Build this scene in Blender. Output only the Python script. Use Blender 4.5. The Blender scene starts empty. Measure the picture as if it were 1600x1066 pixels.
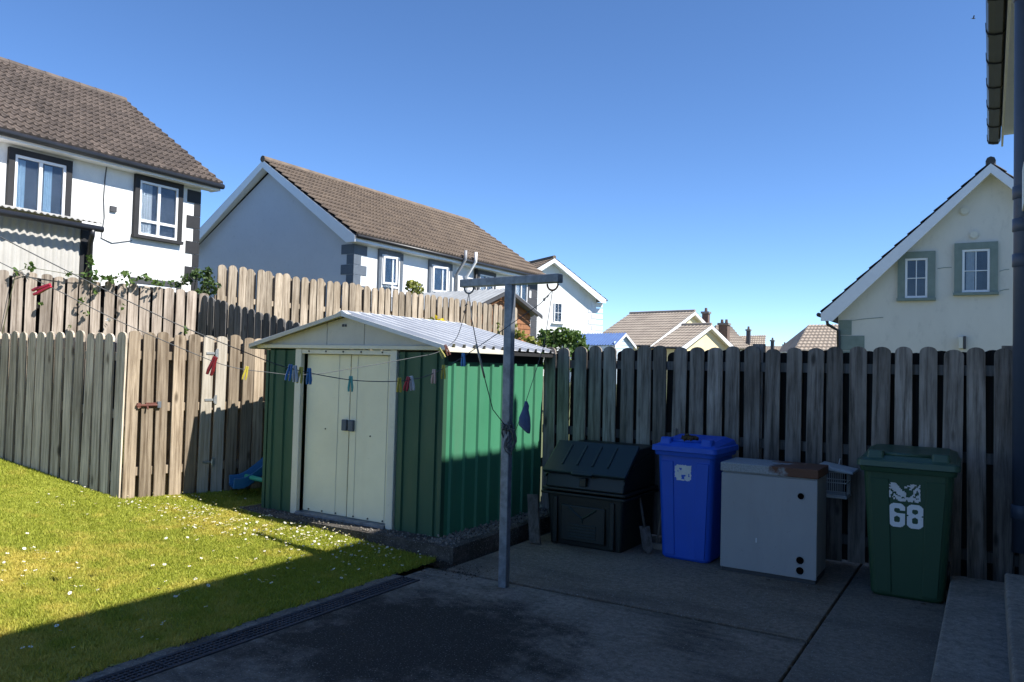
import bpy, bmesh, math, random
import numpy as np
from mathutils import Vector, Matrix, Quaternion, noise as mnoise
R = math.radians
random.seed(7)
sc = bpy.context.scene
col = sc.collection

# ------------------------------------------------------------------ camera
F = 1220.0; CAMZ = 1.55
YAW, PITCH, ROLL = R(31.5), R(1.83), R(1.5)
fw = Vector((-math.sin(YAW)*math.cos(PITCH), math.cos(YAW)*math.cos(PITCH), math.sin(PITCH)))
r0 = Vector((math.cos(YAW), math.sin(YAW), 0)); u0 = r0.cross(fw)
cr = r0*math.cos(ROLL)+u0*math.sin(ROLL); cu = -r0*math.sin(ROLL)+u0*math.cos(ROLL)
C0 = Vector((0, 0, CAMZ))
cam = bpy.data.cameras.new('camera'); cam.sensor_width = 36; cam.lens = F/1600*36
cam.clip_start = .05; cam.clip_end = 2000
co = bpy.data.objects.new('camera', cam); col.objects.link(co)
co.matrix_world = Matrix(((cr.x, cu.x, -fw.x, 0), (cr.y, cu.y, -fw.y, 0), (cr.z, cu.z, -fw.z, CAMZ), (0, 0, 0, 1)))
sc.camera = co
# ------------------------------------------------------------------ sky and sun
SUN = Vector((1, .12, 1.1)).normalized()
w = bpy.data.worlds.new('World'); sc.world = w; w.use_nodes = True
nt = w.node_tree; bg = nt.nodes['Background']
sky = nt.nodes.new('ShaderNodeTexSky'); sky.sky_type = 'NISHITA'; sky.sun_disc = False
sky.sun_elevation = math.asin(SUN.z); sky.sun_rotation = math.atan2(SUN.x, SUN.y)
sky.air_density = .6; sky.dust_density = 0.0; sky.ozone_density = 5.0; sky.altitude = 20
hsv = nt.nodes.new('ShaderNodeHueSaturation'); hsv.inputs['Saturation'].default_value = 1.08; hsv.inputs['Hue'].default_value = .501
nt.links.new(sky.outputs[0], hsv.inputs['Color']); nt.links.new(hsv.outputs[0], bg.inputs[0]); bg.inputs[1].default_value = .128
sl = bpy.data.lights.new('sun', 'SUN'); sl.energy = 4.7; sl.angle = R(.53); sl.color = (1, .965, .90)
so = bpy.data.objects.new('sun', sl); col.objects.link(so); so.location = (20, 3, 22)
so.rotation_euler = (-SUN).to_track_quat('-Z', 'Y').to_euler()
vs = sc.view_settings; vs.view_transform = 'Standard'; vs.look = 'None'; vs.gamma = 1; vs.use_curve_mapping = False
vs.exposure = 0.9

# ------------------------------------------------------------------ surveying helpers: a sight line meets a real plane
def ray(x, y): return fw+cr*((x-800)/F)-cu*((y-533)/F)
def gz(x, y, z=0): d = ray(x, y); return C0+d*((z-CAMZ)/d.z)
def pY(x, y, Y): d = ray(x, y); return C0+d*(Y/d.y)
def pX(x, y, X): d = ray(x, y); return C0+d*(X/d.x)
def dep(x, y, D): return C0+ray(x, y)*D
def inplane(x, y, A, B):
    d = ray(x, y); n = Vector((-(B-A).y, (B-A).x, 0)); return C0+d*((A-C0).dot(n)/d.dot(n))

# ------------------------------------------------------------------ materials
def nodes(name):
    m = bpy.data.materials.new(name); m.use_nodes = True
    n = m.node_tree; return m, n, n.nodes['Principled BSDF'], n.links
def mixc(n, L, fac, a, b, blend='MIX'):
    k = n.nodes.new('ShaderNodeMix'); k.data_type = 'RGBA'; k.blend_type = blend
    for sock, v in ((k.inputs[0], fac), (k.inputs[6], a), (k.inputs[7], b)):
        if hasattr(v, 'is_linked'): L.new(v, sock)
        elif isinstance(v, (int, float)): sock.default_value = v
        else: sock.default_value = (*v, 1)
    return k.outputs[2]
def noise_n(n, L, vec, scale, detail=4, rough=.6):
    k = n.nodes.new('ShaderNodeTexNoise'); k.inputs['Scale'].default_value = scale
    k.inputs['Detail'].default_value = detail; k.inputs['Roughness'].default_value = rough
    if vec is not None: L.new(vec, k.inputs['Vector'])
    return k.outputs['Fac']
def ramp(n, L, fac, a, b, lo=0., hi=1.):
    k = n.nodes.new('ShaderNodeMapRange'); L.new(fac, k.inputs[0])
    k.inputs[1].default_value = a; k.inputs[2].default_value = b; k.inputs[3].default_value = lo; k.inputs[4].default_value = hi
    return k.outputs[0]
def coords(n, L, stretch=(1, 1, 1), shift=True):
    tc = n.nodes.new('ShaderNodeTexCoord'); mp = n.nodes.new('ShaderNodeMapping'); mp.inputs['Scale'].default_value = stretch
    L.new(tc.outputs['Object'], mp.inputs['Vector']); out = mp.outputs[0]
    if shift:
        oi = n.nodes.new('ShaderNodeObjectInfo'); ml = n.nodes.new('ShaderNodeMath'); ml.operation = 'MULTIPLY'; ml.inputs[1].default_value = 57
        L.new(oi.outputs['Random'], ml.inputs[0]); ad = n.nodes.new('ShaderNodeVectorMath'); ad.operation = 'ADD'
        L.new(out, ad.inputs[0]); L.new(ml.outputs[0], ad.inputs[1]); out = ad.outputs[0]
    return out
def bump(n, L, b, h, strength=.4, dist=.01):
    k = n.nodes.new('ShaderNodeBump'); k.inputs['Strength'].default_value = strength; k.inputs['Distance'].default_value = dist
    L.new(h, k.inputs['Height']); L.new(k.outputs[0], b.inputs['Normal'])
def mat(name, c, c2=None, rough=.7, scale=6, metal=0, bmp=0, bdist=.005, fine=60, stretch=(1, 1, 1), rnd=0, spec=.5, lo=.35, hi=.68, wear=.35):
    m, n, b, L = nodes(name)
    c2 = c2 or tuple(x*.78 for x in c)
    v = coords(n, L, stretch)
    f = ramp(n, L, noise_n(n, L, v, scale, 5, .65), lo, hi)
    out = mixc(n, L, f, c2, c)
    out = mixc(n, L, ramp(n, L, noise_n(n, L, v, scale*7, 6, .7), .56, .74, 0, wear), out, tuple(x*.55+.02 for x in c))
    if rnd:
        oi = n.nodes.new('ShaderNodeObjectInfo'); k = ramp(n, L, oi.outputs['Random'], 0, 1, 1-rnd, 1+rnd)
        out = mixc(n, L, 1.0, out, k, 'MULTIPLY')
    L.new(out, b.inputs['Base Color']); b.inputs['Roughness'].default_value = rough; b.inputs['Metallic'].default_value = metal
    b.inputs['Specular IOR Level'].default_value = spec
    if bmp: bump(n, L, b, noise_n(n, L, v, fine, 4, .6), bmp, bdist)
    return m
def wood(name, c, c2, dark, rnd=.18, gx=42):
    m, n, b, L = nodes(name)
    v = coords(n, L, (gx, gx, 1.6)); vb = coords(n, L, (3, 3, 1.1)); vk = coords(n, L, (9, 9, 3.4))
    g = noise_n(n, L, v, 1.0, 6, .7); bl = noise_n(n, L, vb, 1.6, 4, .6)
    base = mixc(n, L, ramp(n, L, bl, .35, .65), c2, c)
    out = mixc(n, L, ramp(n, L, g, .42, .66, 0, 1.0), base, dark)
    vo = n.nodes.new('ShaderNodeTexVoronoi'); vo.inputs['Scale'].default_value = .55; L.new(vk, vo.inputs['Vector'])
    out = mixc(n, L, ramp(n, L, vo.outputs['Distance'], .05, .13, .8, 0), out, tuple(x*.45 for x in dark))
    oi = n.nodes.new('ShaderNodeObjectInfo'); k = ramp(n, L, oi.outputs['Random'], 0, 1, 1-rnd, 1+rnd)
    out = mixc(n, L, 1.0, out, k, 'MULTIPLY')
    L.new(out, b.inputs['Base Color']); b.inputs['Roughness'].default_value = .85; b.inputs['Specular IOR Level'].default_value = .2
    bump(n, L, b, g, .5, .004)
    return m
def streaked(name, c, dirt, rough, amt=.5, sc_=5):
    m, n, b, L = nodes(name); v = coords(n, L, (1, 1, .16)); v2 = coords(n, L)
    st = noise_n(n, L, v, sc_, 6, .7); sp = noise_n(n, L, v2, 45, 3, .6); bl = noise_n(n, L, v2, 1.7, 4, .6)
    out = mixc(n, L, ramp(n, L, bl, .3, .7), tuple(x*.86 for x in c), c)
    out = mixc(n, L, ramp(n, L, st, .52, .72, 0, amt), out, dirt)
    out = mixc(n, L, ramp(n, L, sp, .66, .74, 0, amt), out, tuple(x*.7 for x in dirt))
    L.new(out, b.inputs['Base Color']); L.new(ramp(n, L, st, .3, .7, rough, min(1, rough+.3)), b.inputs['Roughness'])
    bump(n, L, b, bl, .25, .02)
    return m
M = {}
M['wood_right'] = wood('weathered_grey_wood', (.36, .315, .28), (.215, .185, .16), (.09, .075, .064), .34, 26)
M['wood_wet_shade'] = wood('damp_gap_shade_wood', (.035, .032, .03), (.025, .022, .02), (.012, .011, .01), .2)  # wet rear wood, with the shade between boards put into the black
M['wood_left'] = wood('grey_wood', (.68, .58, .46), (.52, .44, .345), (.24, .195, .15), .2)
M['wood_gate'] = wood('tan_wood', (.43, .345, .25), (.31, .25, .185), (.14, .10, .065), .25)
M['wood_gate_pale'] = wood('pale_wood', (.55, .50, .42), (.46, .41, .34), (.30, .26, .20), .08)
M['wood_up'] = wood('dry_tan_wood', (.50, .42, .325), (.33, .27, .20), (.14, .105, .072), .3)
M['wood_hill'] = wood('pinkish_wood', (.48, .41, .345), (.33, .275, .225), (.15, .115, .09), .28)
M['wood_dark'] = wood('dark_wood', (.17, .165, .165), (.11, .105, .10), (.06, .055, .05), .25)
M['wood_orange'] = wood('orange_timber', (.42, .20, .10), (.34, .16, .08), (.2, .09, .05), .1)
M['white_wall'] = mat('white_render', (.80, .80, .78), (.70, .70, .67), .9, .9, bmp=.6, fine=60, stretch=(1, 1, .35), bdist=.01)
M['grey_wall'] = mat('blue_grey_render', (.56, .58, .62), (.53, .55, .59), .9, 1.2, bmp=.3, fine=90)
M['offwhite_wall'] = mat('pale_blue_white_render', (.76, .78, .80), (.70, .72, .74), .9, 1.2, bmp=.3, fine=90)
M['beige_wall'] = mat('sage_beige_render', (.72, .685, .60), (.64, .605, .53), .9, .7, bmp=.3, fine=60, stretch=(1, 1, .5))
M['cream_wall'] = mat('cream_render', (.62, .60, .52), None, .9, 1.2, bmp=.3)
M['yellow_wall'] = mat('yellow_render', (.78, .67, .40), (.72, .61, .36), .9, 1)
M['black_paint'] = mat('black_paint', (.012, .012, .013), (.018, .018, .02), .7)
M['charcoal'] = mat('charcoal_paint', (.045, .047, .052), (.06, .06, .065), .7)
M['slate_blue'] = mat('slate_blue_paint', (.11, .135, .165), (.09, .11, .14), .7)
M['sage'] = mat('sage_green_paint', (.22, .27, .235), (.18, .225, .195), .75)
M['white_pvc'] = mat('white_plastic', (.82, .82, .82), (.78, .78, .78), .35)
M['tile_brown'] = mat('brown_roof_tile', (.15, .115, .092), (.085, .066, .055), .9, 3.0, bmp=.5, fine=70, rnd=.22)
M['tile_tan'] = mat('tan_roof_tile', (.20, .15, .108), (.12, .09, .068), .9, 2.2, bmp=.4, fine=70)
M['tile_grey'] = mat('grey_brown_roof_tile', (.36, .30, .235), (.27, .22, .175), .9, 1.2)
M['tile_dark'] = mat('dark_slate_tile', (.06, .058, .06), (.04, .04, .042), .8, 3)
M['brick_brown'] = mat('brown_brick', (.17, .11, .085), (.11, .075, .06), .9, 9)
M['pvc_blue'] = mat('navy_pipe_paint', (.075, .095, .14), (.06, .078, .115), .45, 2)
M['rope'] = mat('grey_plastic_rope', (.09, .10, .11), (.06, .065, .07), .6, 20)
M['rope_pale'] = mat('pale_rope', (.42, .42, .40), (.3, .3, .28), .8, 20)
M['black_metal'] = mat('black_plastic', (.014, .015, .018), (.022, .022, .025), .4)
M['green_paint'] = mat('green_painted_steel', (.048, .215, .118), (.04, .18, .098), .5, 2.5, bmp=.04, fine=30)
M['green_shade'] = mat('shaded_green_painted_steel', (.024, .092, .048), (.02, .076, .04), .5, 2.5)
M['cream_steel'] = mat('cream_painted_steel', (.85, .80, .60), (.78, .73, .54), .42, 1.6)
M['cream_trim'] = mat('cream_trim_steel', (.72, .69, .58), (.64, .61, .50), .45, 3)
M['grey_gable'] = mat('grey_cream_steel', (.56, .54, .48), (.49, .47, .42), .5, 3)
M['blue_plastic'] = mat('blue_plastic', (.006, .085, .55), (.006, .068, .45), .38, 2, bmp=.05, fine=200)
M['green_plastic'] = mat('green_bin_plastic', (.014, .060, .028), (.011, .046, .021), .42, 2, bmp=.05, fine=200)
M['green_lid'] = mat('green_lid_plastic', (.034, .085, .056), (.027, .07, .046), .4, 2, bmp=.05, fine=200)
M['bunker'] = mat('dark_green_bunker_plastic', (.006, .012, .011), (.004, .008, .008), .45, 4, bmp=.08, fine=150)
M['bunker_lid'] = mat('bunker_lid_plastic', (.014, .030, .029), (.010, .022, .022), .38, 4, bmp=.08, fine=150)
M['grey_panel'] = mat('grey_enamel_steel', (.32, .325, .34), (.28, .285, .30), .4, 1.2)
M['galv'] = mat('galvanised_steel', (.24, .265, .305), (.15, .17, .20), .5, 14, metal=.55, lo=.4, hi=.6)
M['galv_bright'] = mat('zinc_fitting', (.55, .57, .58), (.4, .42, .44), .4, 12, metal=.7)
M['rust'] = mat('rusty_iron', (.20, .075, .035), (.10, .035, .02), .85, 12)
M['red_bolt'] = mat('red_rusted_bolt', (.17, .06, .04), (.10, .035, .025), .8, 14)
M['wire'] = mat('white_coated_wire', (.55, .56, .56), (.4, .41, .41), .5, 8)
M['slide_blue'] = mat('slide_blue_plastic', (.018, .13, .29), (.014, .11, .25), .4, 2)
M['slide_green'] = mat('slide_green_plastic', (.05, .38, .26), (.04, .32, .22), .4, 2)
M['sticker'] = mat('worn_white_sticker', (.66, .67, .68), (.55, .56, .58), .7, 14)
M['number_white'] = mat('white_number_vinyl', (.72, .74, .77), (.66, .68, .71), .5, 14)
M['hole'] = mat('dark_opening', (.004, .004, .005), None, 1, spec=0)
M['drain'] = mat('black_drain_plastic', (.10, .093, .10), (.06, .056, .06), .9, 6, spec=.2)
M['dirt'] = mat('dark_soil', (.05, .037, .025), (.03, .022, .016), 1, 8, bmp=.6, fine=30, bdist=.02)
M['clod'] = mat('brown_clod', (.10, .065, .03), (.05, .033, .018), 1, 18, bmp=.6)
M['stem'] = mat('green_stem', (.09, .11, .04), (.07, .07, .03), .8)
M['cloth_blue'] = mat('faded_blue_cloth', (.09, .13, .24), (.06, .085, .17), .9, 20, bmp=.3)
M['curtain_blue'] = mat('pale_blue_curtain', (.45, .62, .75), (.35, .5, .64), .8, 6)
M['curtain_white'] = mat('white_net_curtain', (.72, .74, .74), (.6, .62, .62), .8, 6)
M['room'] = mat('dim_room', (.12, .14, .175), (.08, .095, .12), .9, 2)
M['plank'] = wood('old_plank', (.14, .125, .115), (.10, .09, .08), (.06, .05, .04), .1)
M['handle_wood'] = mat('broom_handle_wood', (.30, .25, .20), (.22, .18, .14), .8, 12)
M['blue_roof'] = mat('blue_roof_sheet', (.10, .19, .42), (.08, .15, .35), .5, 4)
M['paleblue'] = mat('pale_blue_boards', (.62, .74, .85), (.55, .67, .79), .7, 4)
M['grey_sheet'] = mat('grey_cement_sheet', (.27, .285, .30), (.18, .19, .20), .75, 2.5, lo=.3, hi=.7)
M['pale_sheet'] = mat('pale_metal_sheet', (.52, .50, .46), (.44, .42, .385), .6, 2)
M['blue_peg'] = mat('blue_peg', (.02, .2, .52), None, .4)
M['red_peg'] = mat('red_peg', (.52, .02, .05), None, .4)
M['darkred_peg'] = mat('dark_red_peg', (.26, .018, .02), None, .4)
M['yellow_peg'] = mat('yellow_peg', (.55, .45, .05), None, .4)
M['teal_peg'] = mat('teal_peg', (.12, .5, .42), None, .4)
M['white_peg'] = mat('white_peg', (.62, .66, .7), None, .4)
M['peach_peg'] = mat('peach_peg', (.62, .42, .36), None, .4)
M['olive_peg'] = mat('olive_peg', (.4, .38, .1), None, .4)
M['brown_peg'] = mat('brown_peg', (.22, .08, .05), None, .4)
M['cage_roof'] = mat('cage_roof_plastic', (.5, .53, .55), (.38, .41, .43), .5, 10)

def leafmat(name, c, c2):
    m, n, b, L = nodes(name)
    g = n.nodes.new('ShaderNodeNewGeometry')
    out = mixc(n, L, g.outputs['Random Per Island'], c, c2)
    L.new(out, b.inputs['Base Color']); b.inputs['Roughness'].default_value = .55
    t = n.nodes.new('ShaderNodeBsdfTranslucent'); L.new(out, t.inputs[0])
    ms = n.nodes.new('ShaderNodeMixShader'); ms.inputs[0].default_value = .3
    L.new(b.outputs[0], ms.inputs[1]); L.new(t.outputs[0], ms.inputs[2]); L.new(ms.outputs[0], n.nodes['Material Output'].inputs[0])
    return m
M['leaf'] = leafmat('mid_green_leaf', (.06, .13, .025), (.13, .20, .045))
M['leaf_dark'] = leafmat('dark_green_leaf', (.035, .075, .018), (.08, .13, .03))
M['leaf_yellow'] = leafmat('yellow_green_leaf', (.14, .18, .03), (.34, .33, .06))
M['petal_yellow'] = leafmat('yellow_petal', (.75, .55, .02), (.8, .65, .05))
M['petal_white'] = mat('white_petal', (.80, .80, .78), None, .7)

# glass: dim, reflective pane
m, n, b, L = nodes('window_glass'); b.inputs['Base Color'].default_value = (.75, .8, .85, 1); b.inputs['Roughness'].default_value = .03
b.inputs['Transmission Weight'].default_value = 1; b.inputs['IOR'].default_value = 1.4; M['glass'] = m

# galvanised ribbed roof sheet
m, n, b, L = nodes('zinc_roof_sheet'); v = coords(n, L, (1, 1, 1))
f = ramp(n, L, noise_n(n, L, v, 3, 5, .6), .35, .7)
L.new(mixc(n, L, f, (.50, .51, .53), (.66, .67, .68)), b.inputs['Base Color']); b.inputs['Metallic'].default_value = .15; b.inputs['Roughness'].default_value = .42
M['zinc_roof'] = m

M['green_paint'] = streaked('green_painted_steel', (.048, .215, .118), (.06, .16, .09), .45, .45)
M['green_shade'] = streaked('shaded_green_painted_steel', (.024, .092, .048), (.04, .075, .045), .45, .45)  # same paint as the side wall, the front's shade put into the colour
M['cream_steel'] = streaked('cream_painted_steel', (.88, .83, .62), (.62, .54, .36), .42, .2, 3)
M['grey_panel'] = streaked('grey_enamel_steel', (.32, .325, .34), (.24, .235, .23), .4, .3)
M['blue_plastic'] = streaked('blue_plastic', (.006, .085, .55), (.05, .11, .42), .36, .35)
M['green_plastic'] = streaked('green_bin_plastic', (.014, .060, .028), (.04, .075, .045), .4, .35)
# boiler casing cap: grey paint with speckled rust creeping from one end
m, n, b, L = nodes('rusting_cap'); v = coords(n, L, (1, 1, 1), False)
sx = n.nodes.new('ShaderNodeSeparateXYZ'); L.new(v, sx.inputs[0])
big = noise_n(n, L, v, 7, 4, .6); fine = noise_n(n, L, v, 90, 3, .7)
sm = n.nodes.new('ShaderNodeMath'); sm.operation = 'ADD'; L.new(ramp(n, L, sx.outputs[0], -.36, .37, -.32, .42), sm.inputs[0]); L.new(big, sm.inputs[1])
out = mixc(n, L, ramp(n, L, fine, .46, .56, 0, .5), (.30, .32, .335), (.15, .16, .17))
out = mixc(n, L, ramp(n, L, sm.outputs[0], .56, .68), out, mixc(n, L, fine, (.06, .026, .016), (.17, .068, .033)))
L.new(out, b.inputs['Base Color']); b.inputs['Roughness'].default_value = .7; M['cap'] = m

# concrete with algae
def concrete(name, c, c2, stain, sfac, sc_=1.1, big=False):
    m, n, b, L = nodes(name)
    tc = n.nodes.new('ShaderNodeNewGeometry'); v = tc.outputs['Position']
    a = noise_n(n, L, v, sc_, 6, .62); f = noise_n(n, L, v, 26, 6, .75); s = noise_n(n, L, v, 95, 2, .5)
    mp = n.nodes.new('ShaderNodeMapping'); mp.inputs['Scale'].default_value = (.55, 1.5, 1); L.new(v, mp.inputs[0]); mp.inputs['Location'].default_value = (3.1, 1.7, 0)
    st = noise_n(n, L, mp.outputs[0], .95, 6, .68)
    out = mixc(n, L, ramp(n, L, a, .36, .66), c2, c)
    out = mixc(n, L, ramp(n, L, f, .40, .66, 0, .7), out, tuple(x*.4 for x in c2))
    out = mixc(n, L, ramp(n, L, st, .5, .62, 0, sfac), out, stain)
    if big:   # the old oil and algae patch in the middle of the yard
        m2 = n.nodes.new('ShaderNodeMapping'); m2.inputs['Scale'].default_value = (1.0, 1.05, 0)
        sb_ = n.nodes.new('ShaderNodeVectorMath'); sb_.operation = 'SUBTRACT'; sb_.inputs[1].default_value = (-2.78, 3.55, 0); L.new(v, sb_.inputs[0]); L.new(sb_.outputs[0], m2.inputs[0]); ln_ = n.nodes.new('ShaderNodeVectorMath'); ln_.operation = 'LENGTH'; L.new(m2.outputs[0], ln_.inputs[0])
        sm = n.nodes.new('ShaderNodeMath'); sm.operation = 'ADD'; L.new(ln_.outputs['Value'], sm.inputs[0]); L.new(ramp(n, L, noise_n(n, L, v, 3.2, 6, .72), 0, 1, -1.1, 1.1), sm.inputs[1])
        out = mixc(n, L, ramp(n, L, sm.outputs[0], .6, 1.15, .92, 0), out, stain)
    out = mixc(n, L, ramp(n, L, s, .62, .70, 0, .6), out, (.42, .41, .38))
    L.new(out, b.inputs['Base Color']); b.inputs['Roughness'].default_value = .92; b.inputs['Specular IOR Level'].default_value = .25
    h = mixc(n, L, .5, f, s); bump(n, L, b, h, .9, .012)
    return m
M['conc'] = concrete('stained_concrete', (.34, .285, .23), (.19, .16, .13), (.03, .025, .021), .7, 1.1, True)
M['conc_brown'] = concrete('brown_tinged_concrete', (.27, .222, .172), (.195, .16, .126), (.09, .072, .056), .6)
M['conc_grey'] = concrete('plain_concrete', (.24, .212, .178), (.175, .155, .13), (.08, .07, .059), .5)
M['conc_step'] = concrete('rough_step_concrete', (.31, .285, .25), (.23, .21, .185), (.15, .138, .12), .45, 2.2)
M['conc_old'] = concrete('old_slab_concrete', (.13, .115, .10), (.07, .06, .05), (.03, .026, .02), .7, 3)
M['gravel'] = mat('pale_gravel', (.27, .245, .21), (.13, .115, .095), .95, 30)

# lawn soil and blades
def lawnmat(name, dark):
    m, n, b, L = nodes(name)
    g = n.nodes.new('ShaderNodeNewGeometry'); v = g.outputs['Position']
    big = noise_n(n, L, v, .75, 4, .6); mid = noise_n(n, L, v, 4.5, 4, .65)
    gr = mixc(n, L, g.outputs['Random Per Island'] if not dark else .5, (.26, .30, .032), (.45, .47, .07))
    ye = mixc(n, L, g.outputs['Random Per Island'] if not dark else .5, (.50, .43, .07), (.68, .57, .15))
    ad = n.nodes.new('ShaderNodeMath'); ad.operation = 'ADD'; L.new(big, ad.inputs[0]); L.new(mid, ad.inputs[1])
    sx = n.nodes.new('ShaderNodeSeparateXYZ'); L.new(v, sx.inputs[0])
    a2 = n.nodes.new('ShaderNodeMath'); a2.operation = 'ADD'; L.new(ad.outputs[0], a2.inputs[0]); L.new(ramp(n, L, sx.outputs[1], 1.8, 3.9, .16, -.12), a2.inputs[1])
    out = mixc(n, L, ramp(n, L, a2.outputs[0], .90, 1.2), gr, ye)
    if dark: out = mixc(n, L, .4, out, (.10, .10, .03))
    L.new(out, b.inputs['Base Color']); b.inputs['Roughness'].default_value = .6; b.inputs['Specular IOR Level'].default_value = .25
    if not dark:
        t = n.nodes.new('ShaderNodeBsdfTranslucent'); L.new(out, t.inputs[0]); ms = n.nodes.new('ShaderNodeMixShader'); ms.inputs[0].default_value = .35
        L.new(b.outputs[0], ms.inputs[1]); L.new(t.outputs[0], ms.inputs[2]); L.new(ms.outputs[0], n.nodes['Material Output'].inputs[0])
    return m
M['lawn'] = lawnmat('lawn_soil', True); M['blade'] = lawnmat('grass_blade', False)
M['earth'] = mat('distant_ground', (.10, .12, .05), (.08, .085, .045), 1, .2)

# ------------------------------------------------------------------ builders
WLOC = {}
def prop(o, label=None, cat=None, group=None, kind=None):
    for k, v in (('label', label), ('category', cat), ('group', group), ('kind', kind)):
        if v: o[k] = v
    return o
def empty(name, loc, label=None, cat=None, group=None):
    o = bpy.data.objects.new(name, None); o.empty_display_size = .1; col.objects.link(o); o.location = loc; WLOC[o] = Vector(loc)
    return prop(o, label, cat, group)
def link(o, parent=None, world=None):
    col.objects.link(o)
    world = Vector(world if world is not None else (0, 0, 0)); WLOC[o] = world
    if parent is not None: o.parent = parent; o.location = world-WLOC[parent]
    else: o.location = world
    return o
class MB:
    def __init__(s): s.v = []; s.f = []
    def add(s, vs, fs):
        k = len(s.v); s.v += [Vector(p) for p in vs]; s.f += [tuple(i+k for i in f) for f in fs]; return s
    def box(s, a, b, c=None, d=None):
        if c is None:
            (x0, y0, z0), (x1, y1, z1) = a, b
            vs = [(x0, y0, z0), (x1, y0, z0), (x1, y1, z0), (x0, y1, z0), (x0, y0, z1), (x1, y0, z1), (x1, y1, z1), (x0, y1, z1)]
        else:   # origin a and three edge vectors
            a, b, c, d = map(Vector, (a, b, c, d)); vs = [a, a+b, a+b+c, a+c, a+d, a+b+d, a+b+c+d, a+c+d]
        return s.add(vs, [(0, 3, 2, 1), (4, 5, 6, 7), (0, 1, 5, 4), (1, 2, 6, 5), (2, 3, 7, 6), (3, 0, 4, 7)])
    def prism(s, poly, ext):      # polygon of 3-D points swept by a vector
        n = len(poly); ext = Vector(ext); vs = [Vector(p) for p in poly]; vs += [p+ext for p in vs]
        return s.add(vs, [tuple(range(n))[::-1], tuple(range(n, 2*n))]+[(i, (i+1) % n, (i+1) % n+n, i+n) for i in range(n)])
    def loft(s, secs, cap=True):
        n = len(secs[0]); vs = [p for q in secs for p in q]; fs = []
        for k in range(len(secs)-1):
            for i in range(n): j = (i+1) % n; fs.append((k*n+i, k*n+j, (k+1)*n+j, (k+1)*n+i))
        if cap: fs += [tuple(range(n))[::-1], tuple(range((len(secs)-1)*n, len(secs)*n))]
        return s.add(vs, fs)
    def tube(s, pts, r, n=6, cap=True):
        pts = [Vector(p) for p in pts]; secs = []; ref = None
        for i, p in enumerate(pts):
            t = (pts[min(i+1, len(pts)-1)]-pts[max(i-1, 0)]).normalized()
            if ref is None: ref = t.orthogonal().normalized()
            ref = (ref-t*ref.dot(t)).normalized(); b = t.cross(ref)
            rr = r[i] if isinstance(r, (list, tuple)) else r
            secs.append([p+(ref*math.cos(2*math.pi*k/n)+b*math.sin(2*math.pi*k/n))*rr for k in range(n)])
        return s.loft(secs, cap)
    def disc(s, c, nrm, r, h, n=20):
        c, nrm = Vector(c), Vector(nrm).normalized(); a = nrm.orthogonal().normalized(); b = nrm.cross(a)
        ring = [c+(a*math.cos(2*math.pi*k/n)+b*math.sin(2*math.pi*k/n))*r for k in range(n)]
        return s.prism(ring, nrm*h)
    def sheet(s, O, U, V, N, lu, lv, offs):  # offs: list of (u, height) across U, swept along V
        O, U, V, N = map(Vector, (O, U, V, N)); vs = []; fs = []
        for u, h in offs: vs += [O+U*u+N*h, O+U*u+N*h+V*lv]
        for i in range(len(offs)-1): fs.append((2*i, 2*i+2, 2*i+3, 2*i+1))
        return s.add(vs, fs)
    def build(s, name, material, parent=None, bevel=0, smooth=False, solid=0, seg=2, base=None, kind=None):
        if base is None:
            xs = [p.x for p in s.v]; ys = [p.y for p in s.v]; zs = [p.z for p in s.v]
            base = Vector(((min(xs)+max(xs))/2, (min(ys)+max(ys))/2, min(zs)))
        me = bpy.data.meshes.new(name); me.from_pydata([tuple(p-base) for p in s.v], [], s.f); me.update()
        bm = bmesh.new(); bm.from_mesh(me)
        if not solid: bmesh.ops.recalc_face_normals(bm, faces=bm.faces)
        bm.to_mesh(me); bm.free()
        if smooth: me.polygons.foreach_set('use_smooth', [True]*len(me.polygons))
        me.materials.append(M[material] if isinstance(material, str) else material)
        o = bpy.data.objects.new(name, me); link(o, parent, base)
        if solid: k = o.modifiers.new('solid', 'SOLIDIFY'); k.thickness = solid; k.offset = 0
        if bevel: k = o.modifiers.new('bevel', 'BEVEL'); k.width = bevel; k.segments = seg; k.limit_method = 'ANGLE'; k.angle_limit = R(35)
        if kind: o['kind'] = kind
        return o
def box(name, m, a, b, parent=None, bevel=0, **k): return MB().box(a, b).build(name, m, parent, bevel, **k)
def ribs(lu, pitch, rw, rh, sl=.012, start=0.):
    out = [(0, 0)]; u = start+pitch/2
    while u+rw/2+sl < lu:
        out += [(u-rw/2-sl, 0), (u-rw/2, rh), (u+rw/2, rh), (u+rw/2+sl, 0)]; u += pitch
    return out+[(lu, 0)]
def waves(lu, pitch, amp, n=6):
    k = int(lu/pitch*n); return [(lu*i/k, amp*math.sin(2*math.pi*(lu*i/k)/pitch)) for i in range(k+1)]

def lawn_z(X, Y):
    t = max(0., -3.75-X)
    z = .055*min(t, 2.6)
    if X < -6.35: z += .13*min(-6.35-X, 3.4)
    if X < -6.6: pass
    return z
def smooth(a, b, x): t = min(1, max(0, (x-a)/(b-a))); return t*t*(3-2*t)
def terr_z(X, Y):
    z = lawn_z(X, Y)
    return z+.45*smooth(6.95, 7.6, Y)*smooth(-6.0, -7.0, X)

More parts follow.
